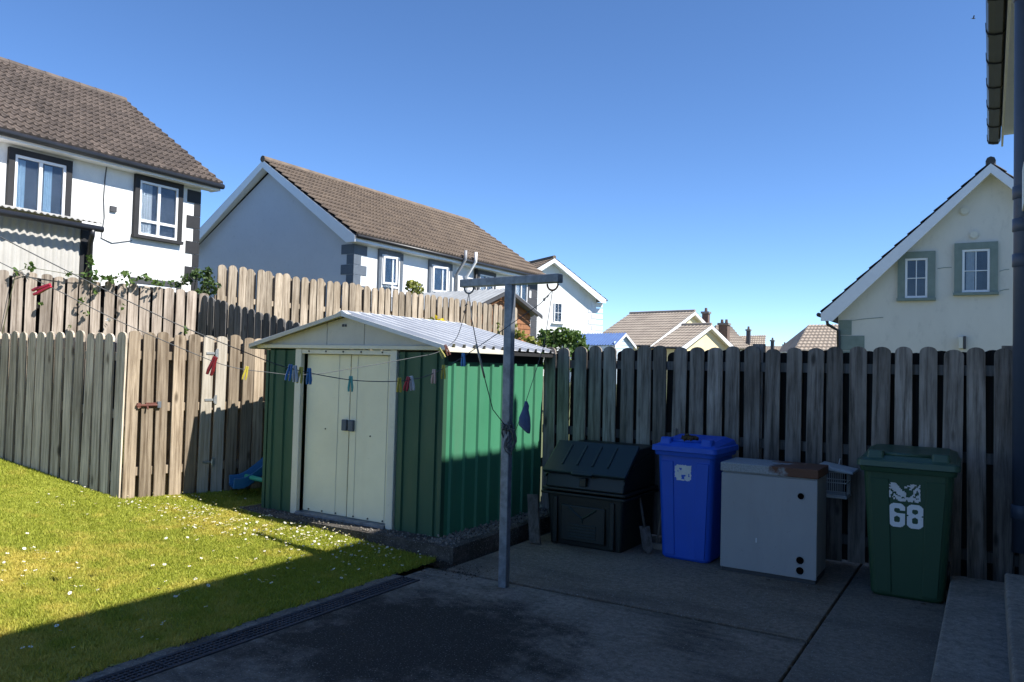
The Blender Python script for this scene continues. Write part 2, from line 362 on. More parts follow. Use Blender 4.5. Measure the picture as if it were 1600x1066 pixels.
# ------------------------------------------------------------------ SETTING: ground, lawn, patio
prop(MB().add([(-700, -700, -.06), (700, -700, -.06), (700, 700, -.06), (-700, 700, -.06)], [(0, 1, 2, 3)]).build('ground', 'earth'), kind='structure')
def grid(name, m, xs, ys, zf):
    vs = [(x, y, zf(x, y)) for y in ys for x in xs]; n = len(xs)
    fs = [(j*n+i, j*n+i+1, (j+1)*n+i+1, (j+1)*n+i) for j in range(len(ys)-1) for i in range(n-1)]
    o = MB().add(vs, fs).build(name, m, smooth=True); prop(o, kind='structure'); return o
lin = lambda a, b, n: [a+(b-a)*i/n for i in range(n+1)]
grid('lawn', 'lawn', lin(-12.5, -3.72, 44), lin(-3, 6.93, 40), lawn_z)
grid('upper_ground', 'earth', lin(-40, -6.0, 34), lin(6.98, 40, 33), terr_z)
grid('side_ground', 'earth', lin(-40, -12.5, 12), lin(-6, 6.98, 12), lambda x, y: lawn_z(-12.5, y))

pat = empty('patio', (-1.6, 3, 0)); prop(pat, kind='structure')
def panel(m, x0, x1, y0, y1, t=0.): box('concrete_panel', m, (x0, y0, -.05), (x1, y1, t), pat, .006)
panel('conc', -3.47, -.898, -3, 4.808)
panel('conc_brown', -3.50, -.898, 4.842, 7.2, .003)
panel('conc_grey', -.882, 2.4, -3, 7.2, .001)
panel('conc', -3.73, -3.645, -3, 4.50, .002)
panel('conc', -3.645, -3.47, 4.50, 4.818, -.004)
box('joint_fill', 'dirt', (-3.62, -3, -.055), (2.3, 7.1, -.03), pat)

# ------------------------------------------------------------------ our house at the right edge (casts the big shade)
hs = empty('semi_detached_house', (3, 6, 0), 'cream rendered house with dark gutter at the right edge of the picture', 'house')
box('wall', 'cream_wall', (.30, 3.2, -.05), (8.2, 12.1, 4.85), hs)
box('wall', 'cream_wall', (2.4, -6, -.05), (8.2, 3.197, 4.85), hs)
EX, EZ, RX, RZ = -.02, 4.86, 4.25, 7.75
pl = [(EX, -6.3, EZ), (EX, -6.3, EZ+.10), (RX, -6.3, RZ+.10), (8.5, -6.3, EZ+.10), (8.5, -6.3, EZ), (RX, -6.3, RZ)]
MB().prism(pl, (0, 18.6, 0)).build('roof', 'tile_dark', hs)
box('soffit', 'white_pvc', (.135, -6.25, 4.80), (.297, 12.2, 4.83), hs)
box('fascia', 'cream_trim', (.112, -6.25, 4.66), (.134, 12.24, 4.84), hs)
gut = MB()
prof = [(-.050, 4.86), (-.046, 4.78), (-.03, 4.74), (.02, 4.725), (.08, 4.725), (.105, 4.77), (.108, 4.86), (.098, 4.86), (.095, 4.775), (.02, 4.738), (-.036, 4.79), (-.040, 4.86)]
gut.prism([(x, -6.3, z) for x, z in prof], (0, 18.62, 0))
g = gut.build('gutter', 'black_metal', hs)
for i in range(24):
    y = 12.25-i*.78
    MB().prism([(x-.006 if x < .02 else x, y, z-.012) for x, z in prof[:7]], (0, .05, 0)).build('gutter_bracket', 'black_metal', hs)
# soil pipe
sp = empty('soil_pipe', (.198, 6.8, .0), 'tall navy blue soil pipe rising past the eaves at the right edge', 'pipe')
PX, PYY = .198, 6.80
MB().tube([(PX, PYY, .3), (PX, PYY, 5.62)], .058, 20).build('pipe_barrel', 'pvc_blue', sp, smooth=True)
for z in (.59, 2.42, 2.68, 2.92, 4.4):
    MB().tube([(PX, PYY, z-.05), (PX, PYY, z-.045), (PX, PYY, z+.045), (PX, PYY, z+.05)], [.058, .066, .066, .058], 20).build('collar', 'pvc_blue', sp, smooth=True)
for z in (.75, 2.9):
    box('pipe_clip', 'pvc_blue', (PX-.02, PYY+.03, z-.015), (.30, PYY+.06, z+.015), sp)
vb = empty('meter_box', (.25, 6.4, 2.72), 'cream plastic box fixed behind the navy pipe at the right edge', 'box')
box('case', 'cream_trim', (.20, 6.25, 2.72), (.298, 6.55, 3.04), vb, .01)
box('cover', 'cream_trim', (.186, 6.265, 2.735), (.199, 6.535, 3.025), vb, .004)
# steps
st = empty('doorstep', (.2, 5, 0), 'two rough concrete steps in the bottom right corner', 'steps')
box('step', 'conc_step', (-.225, 3.3, .002), (.295, 6.36, .165), st, .018, seg=3)
box('step', 'conc_step', (.085, 3.3, .1652), (.294, 5.86, .335), st, .018, seg=3)

# ------------------------------------------------------------------ drain channel
dr = empty('drain_channel', (-3.56, 3, 0), 'long dark slotted drain channel between lawn and patio', 'drain')
box('channel', 'black_metal', (-3.64, -2.5, -.06), (-3.475, 4.495, -.035), dr)
for xx in (-3.64, -3.487): box('rail', 'drain', (xx, -2.5, -.035), (xx+.012, 4.495, .004), dr)
y = 4.49; gme = None
while y > -1.2:
    if gme is None:
        b_ = MB()
        for k in range(5): b_.box((-.07+k*.032, -.49, -.012), (-.058+k*.032, 0, 0))
        for k in range(17): b_.box((-.069, -.485+k*.03, -.011), (.069, -.478+k*.03, -.002))
        gme = b_.build('grate', 'drain', dr, base=Vector((0, 0, 0)))
        gme.location = Vector((-3.5605, y, .003))-WLOC[dr]
    else:
        o = gme.copy(); col.objects.link(o); o.parent = dr; o.location = Vector((-3.5605, y, .003+random.uniform(-.002, .002)))-WLOC[dr]
    y -= .5

# ------------------------------------------------------------------ fences
def board_mesh(name, wd, h, t, round_, m, seed):
    rs = random.Random(seed); b_ = MB(); n = 8
    prof = [(-wd/2, 0)]
    for k in range(n+1):
        a = math.pi-math.pi*k/n; prof.append((wd/2*math.cos(a), h-round_+round_*math.sin(a)))
    prof.append((wd/2, 0))
    b_.prism([(x+rs.uniform(-.0015, .0015), -t/2, z) for x, z in prof], (0, t, 0))
    me_o = b_.build(name, m, None, base=Vector((0, 0, 0))); me = me_o.data; bpy.data.objects.remove(me_o)
    return me
def fence(name, label, A, B, pitch, wd, z0, z1, m, rear=True, rails=(.12, .5, .86), t=.02, round_=.05, cat='fence', front=1, skip=(), railmat=None, mats=None, rearmat=None):
    A = Vector((*A, 0)); B = Vector((*B, 0)); d = B-A; Ln = d.length; d.normalize(); nrm = Vector((d.y, -d.x, 0))*front  # visible side
    root = empty(name, (A.x, A.y, z0(A.x, A.y)), label, cat)
    ang = math.atan2(d.y, d.x); n = int(round(Ln/pitch)); rs = random.Random(name)
    hs_ = [z1(0)-z0(A.x, A.y)]
    cache = {}
    def put(s, off, mm, dz=0):
        p = A+d*s+nrm*off; zb = z0(p.x, p.y)+rs.uniform(-.004, .008); h = z1(s/Ln)-zb+rs.uniform(-.018, .015)+dz
        key = (round(h/.06), mm, rs.randrange(3))
        if key not in cache: cache[key] = (board_mesh('board', wd*rs.uniform(.93, 1.04), key[0]*.06, t, round_, mm, key[2]), key[0]*.06)
        me, hh = cache[key]; o = bpy.data.objects.new('board', me); col.objects.link(o); o.parent = root
        o.location = Vector((p.x, p.y, zb))-WLOC[root]; o.scale = (1, 1, h/hh)
        o.rotation_euler = (0, rs.gauss(0, .0055), ang+rs.gauss(0, .012)); WLOC[o] = Vector((p.x, p.y, zb))
        return o
    for i in range(n):
        if i in skip: continue
        put((i+.5)*pitch+rs.uniform(-.006, .006), .035+rs.uniform(0, .004), mats(i) if mats else m)
    if rear:
        for i in range(n-1): put((i+1)*pitch, -.035, rearmat or m, -.03)
    for f_ in rails:
        za, zb_ = [z0(*(P.xy))+(z1(k)-z0(*(P.xy)))*f_ for P, k in ((A, 0), (B, 1))]
        a_ = A+Vector((0, 0, za)); b2 = B+Vector((0, 0, zb_)); e = nrm*.02
        MB().box(a_-e-Vector((0, 0, .04)), b2-a_, e*2, (0, 0, .08)).build('rail', railmat or m, root)
    return root, d, nrm
Z0 = lambda x, y: 0.0
# right boundary fence (in shade); bottom on patio
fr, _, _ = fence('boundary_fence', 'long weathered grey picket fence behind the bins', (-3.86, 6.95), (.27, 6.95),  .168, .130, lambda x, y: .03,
      lambda s: 1.755+.03*s, 'wood_right', rails=(.1, .52, .9), round_=.048, rearmat='wood_wet_shade', railmat='wood_dark')  # rear boards and rails darkened in colour for the shade in the gaps
for x_ in (-1.735, .12): box('fence_post', 'wood_right', (x_-.045, 6.955, .0), (x_+.045, 7.05, 1.80), fr)
# left lawn fence and gate
K = Vector((-6.93, 4.39, 0))
fence('lawn_fence', 'grey round topped picket fence in shade at the left of the lawn', (-10.3, 4.08), (K.x, K.y), .148, .116, lambda x, y: lawn_z(x, y)-.01,
      lambda s: 1.775, 'wood_left', rails=(.12, .5, .85), round_=.055, rearmat='wood_dark')  # rear boards in darker wood: gap shade put into the colour
gd = Vector((.20, .98, 0)).normalized()
G2 = K+gd*2.28
gt, gdir, gn = fence('garden_gate', 'sunlit tan picket gate with red bolt and steel hinges', (K.x-gd.x*.03, K.y-gd.y*.03), (G2.x, G2.y), .1435, .112, lambda x, y: .175+.015*max(0, (K.y-y+1)),
      lambda s: 1.785+.0*s, 'wood_gate', rear=True, rails=(.17, .55, .86), round_=.03, cat='gate',
      mats=lambda i: 'wood_gate_pale' if i in (5, 6) else 'wood_gate')
def gp(s, z, off=.05): p = K+gd*(s-.03)+gn*off; return Vector((p.x, p.y, z))
# red bolt (board 0-2) and hinges at the joint after board 5
b_ = MB().tube([gp(.10, 1.085, .062), gp(.30, 1.085, .062)], .011, 8); b_.box(gp(.19, 1.065, .047), gd*.10, gn*.012, (0, 0, .045)); b_.box(gp(.11, 1.062, .047), gd*.03, gn*.022, (0, 0, .045)); b_.tube([gp(.2, 1.085, .065), gp(.2, 1.05, .085)], .008, 6)
b_.build('bolt', 'red_bolt', gt)
MB().box(gp(.295, 1.06, .047), gd*.035, gn*.025, (0, 0, .06)).build('bolt_keep', 'galv', gt)
for z in (1.60, 1.13, .50):
    b_ = MB().box(gp(.77, z-.012, .047), gd*.11, gn*.006, (0, 0, .022)); b_.box(gp(.87, z-.045, .0475), gd*.026, gn*.007, (0, 0, .09)); b_.tube([gp(.866, z-.03, .06), gp(.866, z+.03, .06)], .008, 8)
    b_.build('hinge', 'galv_bright', gt)
# upper left fence, lit
fence('upper_fence', 'pale sunlit picket fence behind the lawn fence with creeper on it', (-10.95, 3.35), (-9.27, 7.06), .144, .118, lambda x, y: .62,
      lambda s: 2.62-.17*s, 'wood_hill', rails=(.2, .8), round_=.03, rearmat='wood_wet_shade', railmat='wood_wet_shade')  # black rear boards and rails carry the shade of the gaps
fence('dark_fence', 'dark shaded stepped picket fence between gate and metal shed', (-9.30, 6.98), (-6.0, 6.76), .150, .118, lambda x, y: .35,
      lambda s: 2.42-.66*s, 'wood_dark', rails=(.25, .8), round_=.05)
fence('hill_fence', 'long tan sunlit picket fence running behind the metal shed', (-9.70, 7.45), (-8.64, 14.3), .160, .128, lambda x, y: .95,
      lambda s: 2.93-.13*s, 'wood_up', rear=True, rails=(.3, .75), round_=.06)

# ------------------------------------------------------------------ metal shed
SX0, SX1, SY0, SY1 = -5.95, -3.83, 5.21, 6.86
ZB, ZW = .13, 1.665
sl_ = empty('shed_base', (-4.8, 6, 0), 'rough concrete plinth under the green metal shed', 'plinth')
b_ = MB(); random.seed(3)
top = [(-6.12, 5.03), (-3.565, 5.02), (-3.60, 6.93), (-6.12, 6.93)]
b_.loft([[Vector((x, y, -.05)) for x, y in top], [Vector((x, y, .118)) for x, y in top], [Vector((x+(.02 if x < -5 else -.02), y+(.025 if y < 6 else -.02), .132)) for x, y in top]])
b_.build('plinth', 'conc_old', sl_)
# gravelly broken mortar along the edge of the plinth
b_ = MB()
def pebble(b_, p, r):
    vs = []; n = 5
    ax = [Vector((random.uniform(-1, 1), random.uniform(-1, 1), random.uniform(-1, 1))).normalized()*r*random.uniform(.6, 1.1) for _ in range(6)]
    dirs = [Vector((1, 0, 0)), Vector((-1, 0, 0)), Vector((0, 1, 0)), Vector((0, -1, 0)), Vector((0, 0, 1)), Vector((0, 0, -1))]
    q = Quaternion((random.random(), random.random(), random.random(), random.random())).normalized()
    vs = [Vector(p)+(q @ d_)*r*random.uniform(.55, 1.15) for d_ in dirs]
    b_.add(vs, [(0, 2, 4), (2, 1, 4), (1, 3, 4), (3, 0, 4), (2, 0, 5), (1, 2, 5), (3, 1, 5), (0, 3, 5)])
for i in range(300):
    x = random.uniform(-6.1, -3.60); pebble(b_, (x, random.uniform(5.035, 5.205), .133), random.uniform(.005, .014))
for i in range(760):
    yy = random.uniform(5.03, 6.9); pebble(b_, (random.uniform(-3.83, -3.62), yy, .133+.02*max(0, random.gauss(0, .5))), random.uniform(.006, .019))
b_.build('gravel_edge', 'gravel', sl_, kind='stuff')

sh = empty('metal_shed', (-4.9, 5.3, ZB), 'green ribbed metal shed with cream sliding doors and silver roof', 'shed')
ZU = Vector((0, 0, 1))
def rib(name, m, O, U, V, N, lu, lv, pitch, rw=.03, rh=.014, start=0., solid=.003):
    return MB().sheet(O, U, V, N, lu, lv, ribs(lu, pitch, rw, rh, .01, start)).build(name, m, sh, solid=solid)
# side wall (lit), left wall, back
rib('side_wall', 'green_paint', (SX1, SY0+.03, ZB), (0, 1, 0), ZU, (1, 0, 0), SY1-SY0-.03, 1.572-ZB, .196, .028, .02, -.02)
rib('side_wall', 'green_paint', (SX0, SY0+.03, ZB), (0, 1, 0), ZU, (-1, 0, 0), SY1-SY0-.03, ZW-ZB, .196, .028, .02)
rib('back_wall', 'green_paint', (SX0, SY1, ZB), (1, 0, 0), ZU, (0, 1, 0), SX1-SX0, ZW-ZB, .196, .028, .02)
# front panels, in the green with their shade put into the colour
DL, DR = -5.50, -4.36
rib('front_panel', 'green_shade', (SX0, SY0, ZB), (1, 0, 0), ZU, (0, -1, 0), DL-SX0, ZW-ZB-.02, .15, .05, .016)
rib('front_panel', 'green_shade', (DR, SY0, ZB), (1, 0, 0), ZU, (0, -1, 0), SX1-DR-.03, ZW-ZB-.02, .17, .055, .016)
for x in (SX0, SX1-.03): box('corner_post', 'green_shade', (x-.004, SY0-.02, ZB), (x+.034, SY0+.035, ZW-.02), sh, .004)
# door frame
box('door_jamb', 'cream_trim', (DL-.045, SY0-.035, ZB), (DL+.035, SY0+.01, 1.66), sh, .006)
box('door_jamb', 'cream_trim', (DR-.035, SY0-.035, ZB), (DR+.040, SY0+.01, 1.66), sh, .006)
box('door_header', 'cream_trim', (DL+.036, SY0-.03, 1.615), (DR-.036, SY0+.01, 1.655), sh, .004)
box('door_track', 'galv', (DL+.036, SY0-.05, ZB-.002), (DR-.036, SY0+.06, ZB+.03), sh, .004)
for (a, b2, off) in ((DL+.05, -4.905, .03), (-4.89, DR-.037, .022)):
    d_ = box('door', 'cream_steel', (a, SY0+off, ZB+.032), (b2, SY0+off+.02, 1.613), sh, .006)
    e = -1 if a < -5 else 1
    for q in (.14, .19) if e < 0 else (.075, .43):
        x = (b2-q) if e < 0 else a+q
        if q != .19: box('door_crease', 'cream_trim', (x, SY0+off-.004, ZB+.035), (x+.006, SY0+off-.0005, 1.61), d_)
    hx = (b2-.065) if e < 0 else a+.005
    hd = box('door_handle', 'slate_blue', (hx, SY0+off-.03, .93), (hx+.058, SY0+off-.0005, 1.03), d_, .006)
    for k in range(3):
        x = a+.08+k*.17; MB().disc((x, SY0+off-.0005, ZB+.05), (0, -1, 0), .008, .006, 8).build('screw', 'black_metal', d_)
    MB().disc((a+(.26 if e < 0 else .25), SY0+off-.0005, .93 if e < 0 else .90), (0, -1, 0), .007, .005, 8).build('screw', 'black_metal', d_)
for k in range(5):
    MB().disc((DL+.13+k*.22+random.uniform(-.02, .02), SY0-.0305, 1.638), (0, -1, 0), .008, .006, 8).build('screw', 'black_metal', sh)
# gable and roof
AX, AZ = -4.90, 1.975; EL, ER, EZs = -6.09, -3.73, 1.69; FY = 5.10; BY = 6.98
def roofz(x): return EZs+(AZ-EZs)*(1-abs(x-AX)/((AX-EL) if x < AX else (ER-AX)))
gx = [-5.98, -5.15, -4.70, -3.80]
for i in range(3):
    a, b2 = gx[i]+.003, gx[i+1]-.003
    pts = [(a, 1.70)]
    pts += [(b2, 1.70)]
    poly = [(a, SY0-.03, 1.70), (b2, SY0-.03, 1.70), (b2, SY0-.03, max(1.705, roofz(b2)-.015))]
    if a < AX < b2: poly.append((AX, SY0-.03, AZ-.02))
    poly.append((a, SY0-.03, max(1.705, roofz(a)-.015)))
    MB().prism(poly, (0, .02, 0)).build('gable_panel', 'grey_gable', sh)
box('gable_trim', 'cream_trim', (-6.05, SY0-.055, 1.662), (-3.79, SY0-.012, 1.699), sh, .006)
MB().prism([(-6.0, 6.85, 1.67), (-3.8, 6.85, 1.67), (AX, 6.85, AZ-.02)], (0, .01, 0)).build('gable_panel', 'grey_gable', sh)
MB().box((-4.965, SY0-.036, 1.862), (-4.945, SY0-.0301, 1.885)).box((-4.935, SY0-.036, 1.862), (-4.915, SY0-.0301, 1.885)).build('vent', 'black_metal', sh)
for (x0, x1) in ((AX, ER), (AX, EL)):
    U = Vector((0, 1, 0)); V = Vector((x1-x0, 0, EZs-AZ)); lv = V.length; V.normalize(); N = Vector((abs(V.z)*(1 if x1 > x0 else -1), 0, abs(V.x)))
    rib('roof_sheet', 'zinc_roof', Vector((x0, FY, AZ)), U, V, N, BY-FY, lv, .150, .035, .030, 0, .003)
MB().prism([(AX-.07, FY-.01, AZ-.005), (AX, FY-.01, AZ+.028), (AX+.07, FY-.01, AZ-.005), (AX, FY-.01, AZ+.012)], (0, BY-FY+.02, 0)).build('ridge_cap', 'zinc_roof', sh)
# front verge trims and right eave trim
for x1 in (EL, ER):
    MB().prism([(AX, FY-.012, AZ+.012), (AX, FY-.012, AZ-.022), (x1, FY-.012, EZs-.03), (x1, FY-.012, EZs+.006)], (0, .012, 0)).build('verge_trim', 'zinc_roof' if x1 == ER else 'grey_gable', sh)
box('eave_trim', 'cream_trim', (ER-.008, FY, EZs-.040), (ER+.006, 6.05, EZs-.002), sh, .003)
box('eave_trim', 'cream_trim', (EL-.006, FY, EZs-.040), (EL+.008, BY, EZs-.002), sh, .003)
box('wall_gap_shade', 'black_paint', (SX1-.03, SY0+.04, 1.50), (SX1-.012, SY1, 1.668), sh)  # black strip: shade of the gap above the wall sheet, put in as colour
box('eave_shade_strip', 'black_paint', (ER-.03, 5.16, EZs-.045), (ER-.012, BY-.02, EZs-.012), sh)  # added strip that straightens the eave shadow, black to deepen the shade

# ------------------------------------------------------------------ wheelie bins
def rrect(x0, x1, y0, y1, z, r, n=4):
    out = []
    for cx, cy, a0 in ((x1-r, y0+r, -90), (x1-r, y1-r, 0), (x0+r, y1-r, 90), (x0+r, y0+r, 180)):
        for k in range(n+1):
            a = R(a0+90*k/n); out.append(Vector((cx+r*math.cos(a), cy+r*math.sin(a), z)))
    return out
def stick(mask, O, U, V, N, cw, ch, rs):
    b_ = MB(); O, U, V, N = map(Vector, (O, U, V, N)); rows = mask.strip('\n').split('\n'); jit = {}
    def P(i, j):
        if (i, j) not in jit: jit[(i, j)] = (rs.uniform(-.3, .3), rs.uniform(-.3, .3))
        a, c = jit[(i, j)]; return O+U*((i+a)*cw)-V*((j+c)*ch)
    for j, row in enumerate(rows):
        for i, c in enumerate(row):
            if c == '#':
                b_.add([P(i, j)+N*.0015, P(i+1, j)+N*.0015, P(i+1, j+1)+N*.0015, P(i, j+1)+N*.0015], [(0, 3, 2, 1)])
    return b_
def wheelie(name, label, loc, rot, wt, dt, wb, db, H, mb, ml, group='wheelie bins'):
    t = empty(name, loc, label, 'bin'); t.rotation_euler.z = rot
    L_ = Vector(loc)
    def bl(b_, nm, m, parent=None, **k):
        for p in b_.v: p += L_
        return b_.build(nm, m, parent or t, **k)
    secs = []
    for z, f in ((.0, 0), (.02, .01), (H*.45, .47), (H*.80, .85), (H*.86, .9)):
        ww = wb+(wt-wb)*f; dd = db+(dt-db)*f; inset = .012 if z == 0 else 0
        secs.append(rrect(-ww/2+inset, ww/2-inset, .03*(1-f)+inset, .03*(1-f)+dd-inset, z, .05))
    bl(MB().loft(secs), 'body', mb, smooth=False, bevel=.004)
    # front flutes: two raised panels
    for s in (-1, 1):
        b_ = MB(); a0, a1 = (.2, .46) 
        x0b, x1b = s*wb*a0, s*wb*a1*.9; x0t, x1t = s*wt*a0, s*wt*a1*.9
        zb, zt = .03, H*.80
        yb = .03*(1-.03); yt = .03*(1-.85)
        b_.loft([[Vector((x0b, yb-.008, zb)), Vector((x1b, yb-.008, zb)), Vector((x1b, yb+.01, zb)), Vector((x0b, yb+.01, zb))],
                 [Vector((x0t, yt-.008, zt)), Vector((x1t, yt-.008, zt)), Vector((x1t, yt+.01, zt)), Vector((x0t, yt+.01, zt))]])
        bl(b_, 'front_flute', mb, bevel=.006)
    # rim and lid
    bl(MB().loft([rrect(-wt/2-.012, wt/2+.012, -.022, dt+.02, H*.845, .04), rrect(-wt/2-.018, wt/2+.018, -.028, dt+.022, H*.88, .04)]), 'rim', mb, bevel=.004)
    z1 = H*.883; zt = H*.935
    def lz(y): return zt+.045*math.sin(min(1, max(0, (y+.04)/(dt+.06)))*math.pi*.62)
    secs = [rrect(-wt/2-.034, wt/2+.034, -.05, dt+.03, z1, .035), rrect(-wt/2-.030, wt/2+.030, -.046, dt+.032, z1+.042, .035), rrect(-wt/2-.016, wt/2+.016, -.03, dt+.022, z1+.046, .035)]
    t1 = rrect(-wt/2-.006, wt/2+.006, -.018, dt+.012, zt, .04); t2 = rrect(-wt/2+.04, wt/2-.04, .03, dt-.05, zt, .06)
    for p in t1: p.z = lz(p.y)-.012
    for p in t2: p.z = lz(p.y)+.012
    secs += [t1, t2]
    lid = bl(MB().loft(secs), 'lid', ml, bevel=.003)
    for s in (-1, 1):       # hand grips at the front corners
        x0, x1 = s*wt*.25, s*wt*.46
        bl(MB().loft([rrect(min(x0, x1), max(x0, x1), .0, .10, lz(.05)-.02, .02), rrect(min(x0, x1)+.008, max(x0, x1)-.008, .012, .09, lz(.05)+.042, .02)]), 'grip', ml, lid, bevel=.005)
    bl(MB().tube([(-wt*.25, .05, lz(.05)+.018), (wt*.25, .05, lz(.05)+.018)], .014, 8), 'handle_bar', ml, lid, smooth=True)
    bl(MB().tube([(-wt*.42, dt+.05, H*.93), (wt*.42, dt+.05, H*.93)], .016, 8), 'rear_handle', mb, smooth=True)
    for s in (-1, 1):
        wh = bl(MB().disc((s*(wb/2+.005)-.02, db+.02, .1), (1, 0, 0), .1, .04, 20), 'wheel', 'black_metal', bevel=.006)
    return t, L_, bl
# blue bin
blb, LB, bl = wheelie('wheelie_bin', 'bright blue wheelie bin with torn white sticker beside the coal bunker', (-2.115, 6.19, .004), R(-2), .49, .52, .41, .42, 1.0, 'blue_plastic', 'blue_plastic')
rs = random.Random(2)
mk = '''
.###########
############
###..#######
####.#######
##.#########
############
##########.#
#####...##.#
#####..#####
.####..#####
.##########.
'''
b_ = stick(mk, (-.085, .0045, .775), (1, 0, 0), (0, -.05, 1), (0, -1, 0), .0115, .0115, rs); bl(b_, 'sticker', 'sticker', solid=0)
# clod on blue bin lid
b_ = MB(); cl = empty('moss_clod', (-2.11, 6.36, .985), 'brown clod of moss lying on the blue bin lid', 'clod')
random.seed(5)
for i in range(26): pebble(b_, (-2.09+random.gauss(0, .032), 6.27+random.gauss(0, .03), .985+abs(random.gauss(0, .012))), random.uniform(.015, .032))
b_.build('clump', 'clod', cl)
# green bin
gb, LG, bl = wheelie('wheelie_bin', 'dark green wheelie bin with white number 68 beside the doorstep', (-.485, 6.085, .004), R(1), .575, .62, .46, .50, 1.03, 'green_plastic', 'green_lid')
mk = '''
.####..........####..#
######.......#####..##
.######....##..##..##.
########......##..####
..#######........##.##
#..########......##..#
##...#######.....#...#
##.#..######....##..##
#..###..####...##..###
#.#.#####..########..#
...#.#################
......######.####.###.
'''
rs = random.Random(4)
b_ = stick(mk, (-.112, .0015, .80), (1, 0, 0), (0, -.03, 1), (0, -1, 0), .0088, .0102, rs); bl(b_, 'sticker', 'sticker')
# digits 6 and 8: bold condensed shapes built on a fine grid
def digit(ch, w_, h_, st_):
    b_ = MB(); nx, ny = 22, 34
    def inside(u, v):   # u 0..1, v 0..1 (top = 1); rounded rect test
        x, y = u*w_, v*h_
        def rr(x0, x1, y0, y1, r):
            cx = min(max(x, x0+r), x1-r); cy = min(max(y, y0+r), y1-r)
            return x0 <= x <= x1 and y0 <= y <= y1 and (x-cx)**2+(y-cy)**2 <= r*r+1e-12
        o = rr(0, w_, 0, h_, w_*.34)
        lowtop = h_*.56
        h1 = rr(st_, w_-st_, st_, h_*.46, (w_-2*st_)*.45)
        h2 = rr(st_, w_-st_, h_*.60, h_-st_, (w_-2*st_)*.45)
        if ch == '6':
            return o and not h1 and not h2 and not (x > w_*.5 and h_*.60 < y < h_*.70)
        waist = abs(y-h_*.535) < h_*.035 and (x < w_*.07 or x > w_*.93)
        return o and not h1 and not h2 and not waist
    for i in range(nx):
        for j in range(ny):
            if inside((i+.5)/nx, (j+.5)/ny):
                x0, x1, y0, y1 = i*w_/nx, (i+1)*w_/nx, j*h_/ny, (j+1)*h_/ny
                b_.add([(x0, 0, y0), (x1, 0, y0), (x1, 0, y1), (x0, 0, y1)], [(0, 1, 2, 3)])
    return b_
for ch, x in (('6', -.112), ('8', .000)):
    b_ = digit(ch, .100, .165, .032)
    for p in b_.v: p.x += x; p.y = .0085+.03*(.03 if False else 0)-.0012; p.z += .495; p.y += -(p.z-.60)*.028+.0
    bl(b_, 'number', 'number_white')

# ------------------------------------------------------------------ coal bunker
cb = empty('coal_bunker', (-2.97, 6.1, .003), 'dark green plastic coal bunker with sloping ribbed lid', 'bunker')
bx0, bx1, by0, by1 = -3.36, -2.60, 6.10, 6.84
MB().loft([rrect(bx0+.05, bx1-.03, by0+.03, by1, .003, .03), rrect(bx0+.02, bx1-.01, by0+.005, by1, .44, .03)]).build('body', 'bunker', cb, bevel=.008)
for z, e in ((.44, .03), (.475, .022)):
    MB().loft([rrect(bx0-e, bx1+e, by0-e, by1+.01, z, .03), rrect(bx0-e, bx1+e, by0-e, by1+.01, z+.022, .03)]).build('band', 'bunker', cb, bevel=.006)
x0, x1 = bx0+.01, bx1-.01
MB().prism([(x0, by0+.0, .498), (x0, by0+.03, .625), (x0, by0+.31, .845), (x0, by1-.02, .86), (x0, by1, .498)], (x1-x0, 0, 0)).build('hopper', 'bunker', cb, bevel=.012)
MB().prism([(x0-.012, by0-.006, .575), (x0-.012, by0+.0, .60), (x0-.012, by0+.40, .72), (x0-.012, by0+.40, .70)], (.012, 0, 0)).build('side_rib', 'bunker', cb)
MB().prism([(x1, by0-.006, .575), (x1, by0+.0, .60), (x1, by0+.20, .72), (x1, by1-.1, .80), (x1, by1-.1, .78), (x1, by0+.21, .70)], (.012, 0, 0)).build('side_rib', 'bunker', cb)
lv = Vector((0, .295, .235)); lvn = lv.normalized(); ln = Vector((0, -lvn.z, lvn.y))
LO = Vector((x0-.025, by0-.005, .615))
lid = MB().box(LO, (x1-x0+.05, 0, 0), lv+lvn*.02, ln*.035).build('lid', 'bunker_lid', cb, bevel=.012)
for i in range(4):
    o_ = LO+Vector((.155+i*.145, 0, 0))+lvn*.09+ln*.0352
    MB().box(o_, (.018, 0, 0), lvn*.25, ln*.010).build('lid_rib', 'bunker_lid', lid, bevel=.004)
MB().box(LO+Vector((.29, -.02, -.005)), (.2, 0, 0), lvn*.045, ln*.03).build('lid_lip', 'bunker_lid', lid, bevel=.006)
box('latch', 'bunker', ((bx0+bx1)/2-.03, by0-.022, .53), ((bx0+bx1)/2+.03, by0+.01, .60), cb, .004)
ht = box('hatch', 'bunker', (bx0+.17, by0-.006, .05), (bx1-.17, by0+.03, .36), cb, .01)
for s in (bx0+.09, bx1-.13): box('pilaster', 'bunker', (s, by0-.008, .02), (s+.045, by0+.03, .42), cb, .008)
for i in range(5): box('slot_rib', 'bunker_lid', (bx0+.25, by0-.016, .085+i*.026), (bx1-.25, by0-.0062, .097+i*.026), ht, .003)
xc = (bx0+bx1)/2
for s in (-1, 1): MB().tube([(xc+s*.13, by0-.01, .34), (xc+s*.06, by0-.012, .29), (xc, by0-.012, .255)], .008, 6).build('emboss', 'bunker_lid', ht)
MB().tube([(xc, by0-.012, .255), (xc, by0-.012, .215)], .008, 6).build('emboss', 'bunker_lid', ht)

